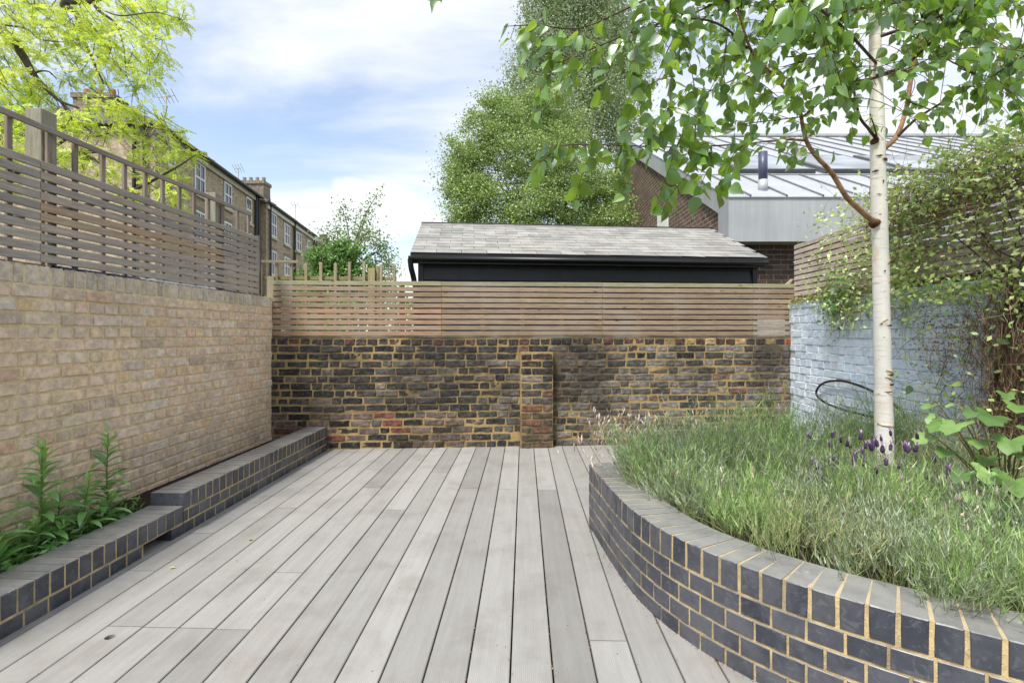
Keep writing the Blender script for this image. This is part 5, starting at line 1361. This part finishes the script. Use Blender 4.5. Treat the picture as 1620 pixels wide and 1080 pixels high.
# ---------------- broad lobed leaves at the right
def lobed(seed):
    r = random.Random(seed); pts = []
    for i in range(17):
        a = -2.6 + 5.2 * i / 16; lobe = 0.62 + 0.38 * abs(math.cos(a * 1.25)) ** 1.5; lobe *= (1.0 if i % 2 == 0 else 0.86) * r.uniform(.92, 1.06)
        pts.append((math.cos(a) * lobe * 0.55 + 0.35, math.sin(a) * lobe * 0.52))
    V = [(0.30, 0, 0)] + [(x, y, 0.18 * abs(y) - 0.30 * (x ** 2) + r.uniform(-.015, .015)) for x, y in pts]
    mids = [(0.30 + (x - .3) * .5, y * .5, 0.09 * abs(y) * 1.3 - 0.1 * x + 0.02 * (i % 2)) for i, (x, y) in enumerate(pts)]
    V += mids; n = len(pts); Fc = []
    for i in range(n - 1):
        Fc.append((0, 1 + n + i, 2 + n + i)); Fc.append((1 + n + i, 1 + i, 2 + i, 2 + n + i))
    return white_tint(mesh('leaf', V, Fc, M['leaf_big'], True))
LB_ = [lobed(i) for i in range(4)]
hy = empty('broad_leaved_shrub', P(1590, 830, 2.45), label='shrub with large pale lobed leaves at the right edge of the planter', cat='shrub')
big = [(1478, 640, 2.5, .10), (1500, 670, 2.45, .15), (1470, 690, 2.5, .13), (1520, 668, 2.4, .17), (1570, 655, 2.35, .18), (1600, 690, 2.3, .17), (1545, 695, 2.4, .14), (1565, 742, 2.2, .17), (1600, 752, 2.1, .19), (1530, 745, 2.3, .14), (1590, 790, 2.15, .15), (1610, 640, 2.4, .15), (1500, 712, 2.45, .12), (1560, 720, 2.45, .13), (1545, 650, 2.5, .12), (1615, 720, 2.3, .16), (1580, 770, 2.3, .15), (1540, 780, 2.2, .11), (1515, 640, 2.6, .08), (1610, 815, 2.2, .14), (1640, 770, 2.2, .2), (1640, 680, 2.3, .2), (1660, 720, 2.4, .2), (1625, 840, 2.1, .15), (1485, 660, 2.6, .10), (1590, 620, 2.5, .10)]
hs = []
root = P(1590, 815, 2.5)
for (px, py, Y, sz) in big:
    p = P(px, py, Y); out = (p - P(1600, 740, 2.6)); out.z = 0
    d = (out.normalized() * 0.9 + Vector((random.gauss(0, .2), random.gauss(0, .2) - .15, random.uniform(-.25, .05)))).normalized(); up = Vector((random.gauss(0, .2), -0.12 + random.gauss(0, .15), 1)).normalized(); s = up.cross(d).normalized(); n = d.cross(s)
    sz *= 0.92; m = Matrix(((d.x * sz, s.x * sz, n.x * sz, p.x), (d.y * sz, s.y * sz, n.y * sz, p.y), (d.z * sz, s.z * sz, n.z * sz, p.z), (0, 0, 0, 1)))
    o = link('leaf', random.choice(LB_), hy, None, m); o.color = (*pal(['6f9548', '7da253', '64893f', '8aad5f', '567a38'], 0.08), 1)
    hs.append((np.array([tuple(a) for a in catmull([p + d * sz * 0.3, p - d * 0.03, root.lerp(p, .5) + Vector((0, 0, .05)), root], 4)]), .0022, .004))
tv = tube_soup(hs, 4); o = link('stems', soup('stems', tv, colmix(len(tv), ['5c5a3c', '6a5a42']), M['twigs']), hy); o['kind'] = 'stuff'

# ---------------- climber on the right fence and wall
cm = empty('climbing_plant', (2.95, 3.2, 0.33), label='tangled climber with brown stems and small leaves over the right fence and wall', cat='climber')
def wall_pt(Y, z, off): return np.array([3.193 + 0.043 * (Y - 5.879) - off, Y, z])
def dens(Y, z):
    """how thickly the climber grows there"""
    if z > 1.5:
        a = np.interp(Y, [1.6, 2.6, 3.2, 3.9, 4.3, 4.7, 5.3], [1, 1, .85, .65, .22, .12, .04]); top = 2.50 - 0.02 * (Y - 3)
        if 2.9 < Y < 3.8 and 1.62 < z < 2.12: a *= 0.22
        if Y < 2.9 and z < 2.1: a *= 0.6
        return a * (z < top)
    if z > 1.2: return np.interp(Y, [1.6, 3.0, 3.4, 3.9, 4.3, 4.6, 4.9, 5.1, 5.6], [.5, .5, .28, .15, .35, .5, .12, 0, 0]) * (1.0 if Y < 4.1 else np.interp(z, [1.25, 1.4, 1.5], [0, .6, 1]))
    if 2.95 < Y < 3.35: return 0.45
    return np.interp(Y, [1.6, 2.9, 3.3, 3.8, 4.1], [.3, .35, .3, .12, 0])
tw = []; tcols = []; lpos = []; 
def samp(maxtry=1):
    while True:
        Y = random.uniform(1.7, 5.4); z = random.uniform(0.4, 2.52)
        if random.random() < dens(Y, z): return Y, z
for i in range(2100):
    Y, z = samp(); off = abs(random.gauss(0.03, .07)) + .01 if z > 1.6 else abs(random.gauss(0.02, .04)) + .005
    p = wall_pt(Y, z, off); L = random.uniform(.12, .55); d = Vector((random.gauss(0, .25), random.gauss(0, 1), random.gauss(-.1, .8))).normalized(); pts = [p.copy()]
    for k in range(5):
        d = (d + Vector((random.gauss(0, .22), random.gauss(0, .35), random.gauss(-.04, .35)))).normalized(); q = pts[-1] + np.array(tuple(d)) * L / 5
        lim = 3.193 + 0.043 * (q[1] - 5.879) - 0.005; q[0] = min(q[0], lim); q[0] = max(q[0], lim - .28); pts.append(q)
    tw.append((np.array(pts), random.uniform(.0012, .0026), .0008))
    m = random.randint(1, 5) if z > 1.5 else random.choice((0, 0, 1, 2))
    for _ in range(m): lpos.append(pts[random.randint(1, 5)] + rng.normal(0, .015, 3))
tcol = []
for t_ in tw: tcol += [pal(['7a6452', '8d7a66', '5c4a3c', 'a89a80', '6d5a4a', 'b3a68f'], .12)] * (5 * 3)
T3 = []
for t_ in tw: T3.append(tube_soup([t_], 3))
o = link('twigs', soup('twigs', np.concatenate(T3), np.array(tcol), M['twigs']), cm); o['kind'] = 'stuff'
for i in range(11500):
    Y, z = samp()
    if z < 1.45 and random.random() < .8: continue
    lpos.append(wall_pt(Y, z, abs(random.gauss(.08, .09)) + .01))
lpos = np.array(lpos); nl = len(lpos)
V, c = leaf_cards(lpos, 0.038, colmix(nl, ['b8d46c', 'cadc7e', '9fc264', 'd8e48e', '8bb060', 'c4cc90', 'dfe8a0'], .15), 0.6, 0.2)
o = link('foliage', soup('foliage', V, c, M['leaf_big']), cm); o['kind'] = 'stuff'
# dead brown mat inside
dp_ = []
for _ in range(9000):
    while True:
        Y = random.uniform(2.6, 4.4); z = random.gauss(2.22, .12)
        if 1.6 < z < 2.42: break
    dp_.append(wall_pt(Y, z, abs(random.gauss(.03, .05)) + .01))
for _ in range(1100): dp_.append(wall_pt(random.gauss(3.55, .22), random.gauss(1.2, .14), abs(random.gauss(.02, .03)) + .005))
dp_ = np.array(dp_); V, c = leaf_cards(dp_, 0.022, colmix(len(dp_), ['8d6a50', 'a3846a', '6b4f3d', 'b39a80', '7d5f4c']), .35, 0.3)
o = link('dead_leaves', soup('dead_leaves', V, c, M['twigs']), cm); o['kind'] = 'stuff'
M['dry'] = mat_mortar('dry stem bark', lin('8d7458'), lin('5f4c3b'), .6, 20)
# woody stems
for i in range(11):
    Y0 = random.gauss(3.10, .07); off = random.uniform(.02, .10)
    pts = [Vector(tuple(wall_pt(Y0 + random.gauss(0, .05), z, off + random.uniform(-.01, .02)))) for z in (0.30, .6, .95, 1.3, 1.6)]
    pts.append(Vector(tuple(wall_pt(Y0 + random.gauss(0, .35), 2.0, off)))); cc = catmull(pts, 5)
    MB().tube(cc, list(np.linspace(random.uniform(.005, .011), .004, len(cc))), 7).build('stem', random.choice([M['bark'], M['bark'], M['twig'], M['dry']]), cm, True)
tw = []
for i in range(420):
    Y0 = random.gauss(3.12, .10); z0 = random.uniform(.35, 1.3); p = wall_pt(Y0, z0, random.uniform(.02, .14)); pts = [p]
    for k in range(5): pts.append(pts[-1] + np.array([random.gauss(0, .01), random.gauss(0, .035), random.gauss(.06, .03)]))
    for q in pts: q[0] = min(q[0], 3.193 + 0.043 * (q[1] - 5.879) - .006)
    tw.append((np.array(pts), .002, .001))
tv = tube_soup(tw, 3); o = link('dry_stems', soup('dry_stems', tv, colmix(len(tv), ['8a6f56', '6a5140', 'a58d6e', '4c3a2e'], .1), M['twigs']), cm); o['kind'] = 'stuff'
# larger leaves one by one
OV = []
for i in range(4):
    me = birch_leaf(40 + i); me.materials.clear(); me.materials.append(M['leaf_big']); OV.append(me)
spots = []
for _ in range(120):
    while True:
        Y = random.uniform(2.2, 4.9); z = random.uniform(.8, 2.5)
        if random.random() < dens(Y, z): break
    spots.append((Y, z, random.uniform(.045, .075)))
for (Y, z, sz) in spots:
    p = Vector(tuple(wall_pt(Y, z, random.uniform(.05, .22)))); d = Vector((random.gauss(-.4, .4), random.gauss(-.3, .6), random.gauss(-.4, .5))).normalized(); s = d.cross(Vector((random.gauss(-.6, .4), random.gauss(-.4, .4), 1))).normalized(); n = d.cross(s)
    m = Matrix(((d.x * sz, s.x * sz, n.x * sz, p.x), (d.y * sz, s.y * sz, n.y * sz, p.y), (d.z * sz, s.z * sz, n.z * sz, p.z), (0, 0, 0, 1)))
    o = link('leaf', random.choice(OV), cm, None, m); o.color = (*pal(['7fa04a', '55803a', '93b04e', '44703a', 'a9bb55', '6b8f62'], .12), 1)
# hanging clump near the far corner
hc = empty('wall_plant', tuple(wall_pt(4.95, 1.45, .05)), label='small leafy clump hanging from the top of the blue wall near the far corner', cat='plant')
q = np.array([wall_pt(random.gauss(4.85, .15), random.gauss(1.60, .13), abs(random.gauss(.05, .05)) + .01) for _ in range(620)]); V, c = leaf_cards(q, .045, colmix(620, ['5d8a3c', '7aa64a', '486f38', '8f9a8c', 'a3b26a']), .6, .6)
o = link('foliage', soup('foliage', V, c, M['leaf_big']), hc); o['kind'] = 'stuff'
tw = []
for i in range(40):
    p = wall_pt(random.gauss(4.8, .2), random.gauss(1.62, .1), .05); pts = [p]
    for k in range(6): pts.append(pts[-1] + np.array([random.gauss(-.004, .008), random.gauss(0, .035), random.gauss(-.03, .03)]))
    tw.append((np.array(pts), .0025, .001))
tv = tube_soup(tw, 3); o = link('stems', soup('stems', tv, colmix(len(tv), ['b5ab94', '8a7f6a', '6b5f4e']), M['twigs']), hc); o['kind'] = 'stuff'
# mossy, rusty growth along the wall top
q = np.array([wall_pt(random.uniform(4.2, 5.85), random.gauss(1.615, .016), random.uniform(-.03, .03)) for _ in range(1500)]); V, c = leaf_cards(q, .024, colmix(1500, ['8a9a4a', 'a3704a', '6d8a3c', 'b08868', '9aa860']), .7, 0)
o = link('moss', soup('moss', V, c, M['leaf_big'])); o['kind'] = 'stuff'

# ---------------- leafy stems in the left planter
def lance(seed):
    r = random.Random(seed); n = 6; V = []; Fc = []; arch = r.uniform(.35, .8)
    for i in range(n + 1):
        t_ = i / n; w_ = 0.125 * math.sin(math.pi * min(1, 0.08 + t_ * 0.92)) ** 0.8 if i < n else 0.0; a = arch * t_ * 1.6
        x = math.sin(a) / (arch * 1.6) if arch else t_; z = -(1 - math.cos(a)) / (arch * 1.6)
        V += [(x, 0, z), (x, w_, z + .35 * w_), (x, -w_, z + .35 * w_)]
    for i in range(n):
        a = i * 3; Fc += [(a, a + 3, a + 4, a + 1), (a, a + 2, a + 5, a + 3)]
    return white_tint(mesh('leaf', V, Fc, M['leaf_big'], True))
LN = [lance(i) for i in range(5)]
def stem_plant(x, y, h_, n, label, ls=0.12, lean=(0, 0)):
    ls *= 1.4; n = int(n * 1.15)
    pr = empty('leafy_plant', (x, y, 0.115), label=label, cat='plant', group='tall leafy stems in the left planter')
    top = Vector((x + lean[0], y + lean[1], 0.115 + h_)); b0 = Vector((x, y, 0.10)); cc = catmull([b0, b0.lerp(top, .5) + Vector((random.gauss(0, .012), random.gauss(0, .012), 0)), top], 6)
    MB().tube(cc, list(np.linspace(.005, .0022, len(cc))), 7).build('stem', M['stemgreen'], pr, True)
    for i in range(n):
        t_ = 0.12 + 0.88 * i / (n - 1); p = cc[min(len(cc) - 1, int(t_ * (len(cc) - 1)))].lerp(cc[min(len(cc) - 1, int(t_ * (len(cc) - 1)) + 1)], (t_ * (len(cc) - 1)) % 1)
        az = i * 2.4 + random.uniform(-.7, .7); el = np.interp(t_, [0, .5, .85, 1], [0.35, 0.6, .95, 1.35]) + random.uniform(-.35, .25); sz = ls * np.interp(t_, [0, .3, .75, 1], [.85, 1.1, .8, .38]) * random.uniform(.85, 1.15)
        d = Vector((math.cos(az) * math.cos(el), math.sin(az) * math.cos(el), math.sin(el))); s = Vector((0, 0, 1)).cross(d).normalized(); nn = d.cross(s)
        m = Matrix(((d.x * sz, s.x * sz, nn.x * sz, p.x), (d.y * sz, s.y * sz, nn.y * sz, p.y), (d.z * sz, s.z * sz, nn.z * sz, p.z), (0, 0, 0, 1)))
        o = link('leaf', random.choice(LN), pr, None, m); o.color = (*(pal(['6ca04e', '7cb05c', '609548', '8cba6a'], .1) if t_ < .8 else pal(['7fae4a', '8fb85a'], .08)), 1)
M['stemgreen'] = mat_mortar('green stem', lin('6a7d48'), lin('5c4a3c'), .5, 20)
stem_plant(-2.44, 2.66, 0.545, 34, 'taller front leafy stem at the far left reaching up the buff wall', .125)
stem_plant(-2.43, 3.08, 0.53, 34, 'leafy stem with drooping dark leaves nearest the step in the kerb', .12)
stem_plant(-2.34, 2.83, 0.32, 22, 'short leafy stem between the two tall ones', .10, (-.02, .03))
stem_plant(-2.45, 2.40, 0.34, 26, 'light green tuft just left of the taller front stem', .12)
stem_plant(-2.36, 2.98, 0.20, 16, 'small low leafy stem beside the kerb top below the drooping one', .10, (.03, 0))
stem_plant(-2.36, 2.34, 0.18, 20, 'low spreading leafy stem at the left edge of the picture', .11)
stem_plant(-2.40, 2.55, 0.20, 20, 'low dark leafy stem at the foot of the taller front one', .11, (.03, 0))
stem_plant(-2.47, 2.80, 0.26, 20, 'slim leafy stem close against the buff bricks', .10)
stem_plant(-2.35, 2.2, 0.25, 20, 'leafy stem partly out of the picture at far left', .11)
stem_plant(-2.37, 2.66, 0.14, 16, 'lowest leafy sprout leaning over the dark kerb', .09, (.04, 0))
n = 2600; gp = np.c_[rng.uniform(-2.62, -2.28, n), rng.uniform(1.9, 3.15, n), .115 + np.abs(rng.normal(0, .05, n))]
V, c = leaf_cards(gp, .05, colmix(n, ['4a7a38', '5f9045', '3a622e', '78a055']), .3, -.3); o = link('ground_cover', soup('ground_cover', V, c, M['leaf_big'])); o['kind'] = 'stuff'

# ================================================================== SMALL THINGS
# black hose loop on the blue wall
hz = []
for (Y, z) in ((4.02, .40), (4.0, .52), (4.02, .60), (4.1, .66), (4.3, .73), (4.55, .78), (4.81, .80), (5.05, .775), (5.2, .72), (5.27, .645), (5.22, .59), (5.05, .55), (4.75, .53), (4.45, .53), (4.2, .50), (4.05, .42), (3.95, .34)):
    hz.append(Vector(tuple(wall_pt(Y, z, .035))))
o = MB().tube(catmull(hz, 6), .011, 10).build('garden_hose', M['black_plastic'], None, True); tag(o, 'black hose looped against the pale blue wall behind the birch', 'hose')
# wrinkled blue sheet and white sheet on top of the left wall
def strip(name, label, pxa, pxb, col, hh):
    s0, s1 = sLY(pxa)[0], sLY(pxb)[0]; n = 50; V = []; Fc = []
    for i in range(n + 1):
        s = s0 + (s1 - s0) * i / n
        for j, (y, z) in enumerate(((0.012, 1.636), (0.02, 1.640 + hh * random.uniform(.2, 1)), (0.06, 1.642 + hh * random.uniform(.2, 1)), (.16, 1.64))): V.append(tuple(TL @ Vector((s, y + random.uniform(-.004, .004), z))))
    for i in range(n):
        for j in range(3): a = i * 4 + j; Fc.append((a, a + 4, a + 5, a + 1))
    o = link(name, mesh(name, V, Fc, col)); tag(o, label, 'sheet'); m_ = o.modifiers.new('t', 'SOLIDIFY'); m_.thickness = .001
strip('plastic_sheet', 'wrinkled dark blue plastic sheet showing along the top of the left wall', 92, 215, mat_plain('blue plastic', lin('2a3350'), .4, .5, .5, 60), .010)
strip('plastic_sheet', 'crumpled white plastic sheet farther along the top of the left wall', 225, 345, mat_plain('white plastic', lin('c8cbce'), .5, .4, .05, 40), .009)
# fallen leaves on the boards
for (px, py, sz, cc_, lb) in ((269, 899, .030, 'd5dba0', 'pale curled leaf fallen on the boards near the dark slot'), (393, 855, .030, 'b9c06a', 'small yellow-green leaf lying on the deck left of centre'), (341, 815, .022, 'b5b878', 'tiny green leaf lying against the foot of the long kerb')):
    Y = 1012.5 / (py - 527); x = (px - 810) / F * Y
    for _o in [None]:
        m_ = Matrix.Translation((x, Y, .006)) @ Matrix.Rotation(random.uniform(0, 6), 4, 'Z') @ Matrix.Rotation(random.uniform(-.3, .3), 4, 'X') @ Matrix.Scale(sz, 4)
        o = link('fallen_leaf', OV[random.randint(0, 3)].copy(), None, None, m_); o.color = (*lin(cc_), 1); tag(o, lb, 'leaf')
# smear of grey cement near the foot of the curved planter
at_, L_c = arc_sample(cpath); cv = []; cf = []
s0_ = min(range(400), key=lambda i: (at_(L_c * i / 400)[0] - Vector((1.05, 1.645, 0))).length) * L_c / 400
for i in range(15):
    p, a = at_(s0_ + 0.16 * i / 14); hh = 0.055 * (1 - i / 14) ** 0.6 + random.uniform(.0, .008); o_ = (math.sin(a), -math.cos(a))
    for z, d in ((0.001, 0.006), (hh * .5, 0.005), (hh, 0.0005)): cv.append((p.x + o_[0] * d, p.y + o_[1] * d, z))
for i in range(14):
    for j in range(2): k_ = i * 3 + j; cf.append((k_, k_ + 3, k_ + 4, k_ + 1))
link('cement_smear', mesh('cement_smear', cv, cf, mat_mortar('grey cement', lin('a8a49c'), lin('8d8982'), .5, 20), True), pl)
# rusty crumbs in the gaps
crumbs = []
for _ in range(420):
    k = random.choice((0, 1, 2, 3, 4, 5, -1, -2)); Y = random.uniform(1.75, 4.2); x = -0.0075 + k * PITCH + DIR * (Y - 1.831)
    crumbs.append((x + random.gauss(0, .004), Y, .001))
for _ in range(160):
    Y = random.uniform(1.7, 5.4); crumbs.append((random.uniform(-1.9, 0.9), Y, .0035))
for _ in range(260):
    s_ = random.random(); at, L = arc_sample(cpath); p, a = at(random.uniform(0, L * .7)); crumbs.append((p.x + math.sin(a) * abs(random.gauss(.006, .012)), p.y - math.cos(a) * abs(random.gauss(.006, .012)), .0025))
V, c = leaf_cards(np.array(crumbs), .008, colmix(len(crumbs), ['8a4a34', '6b5a48', '9a8a70', '4c3f34', 'a86a50']), .5)
o = link('leaf_litter', soup('leaf_litter', V, c, M['twigs'])); o['kind'] = 'stuff'
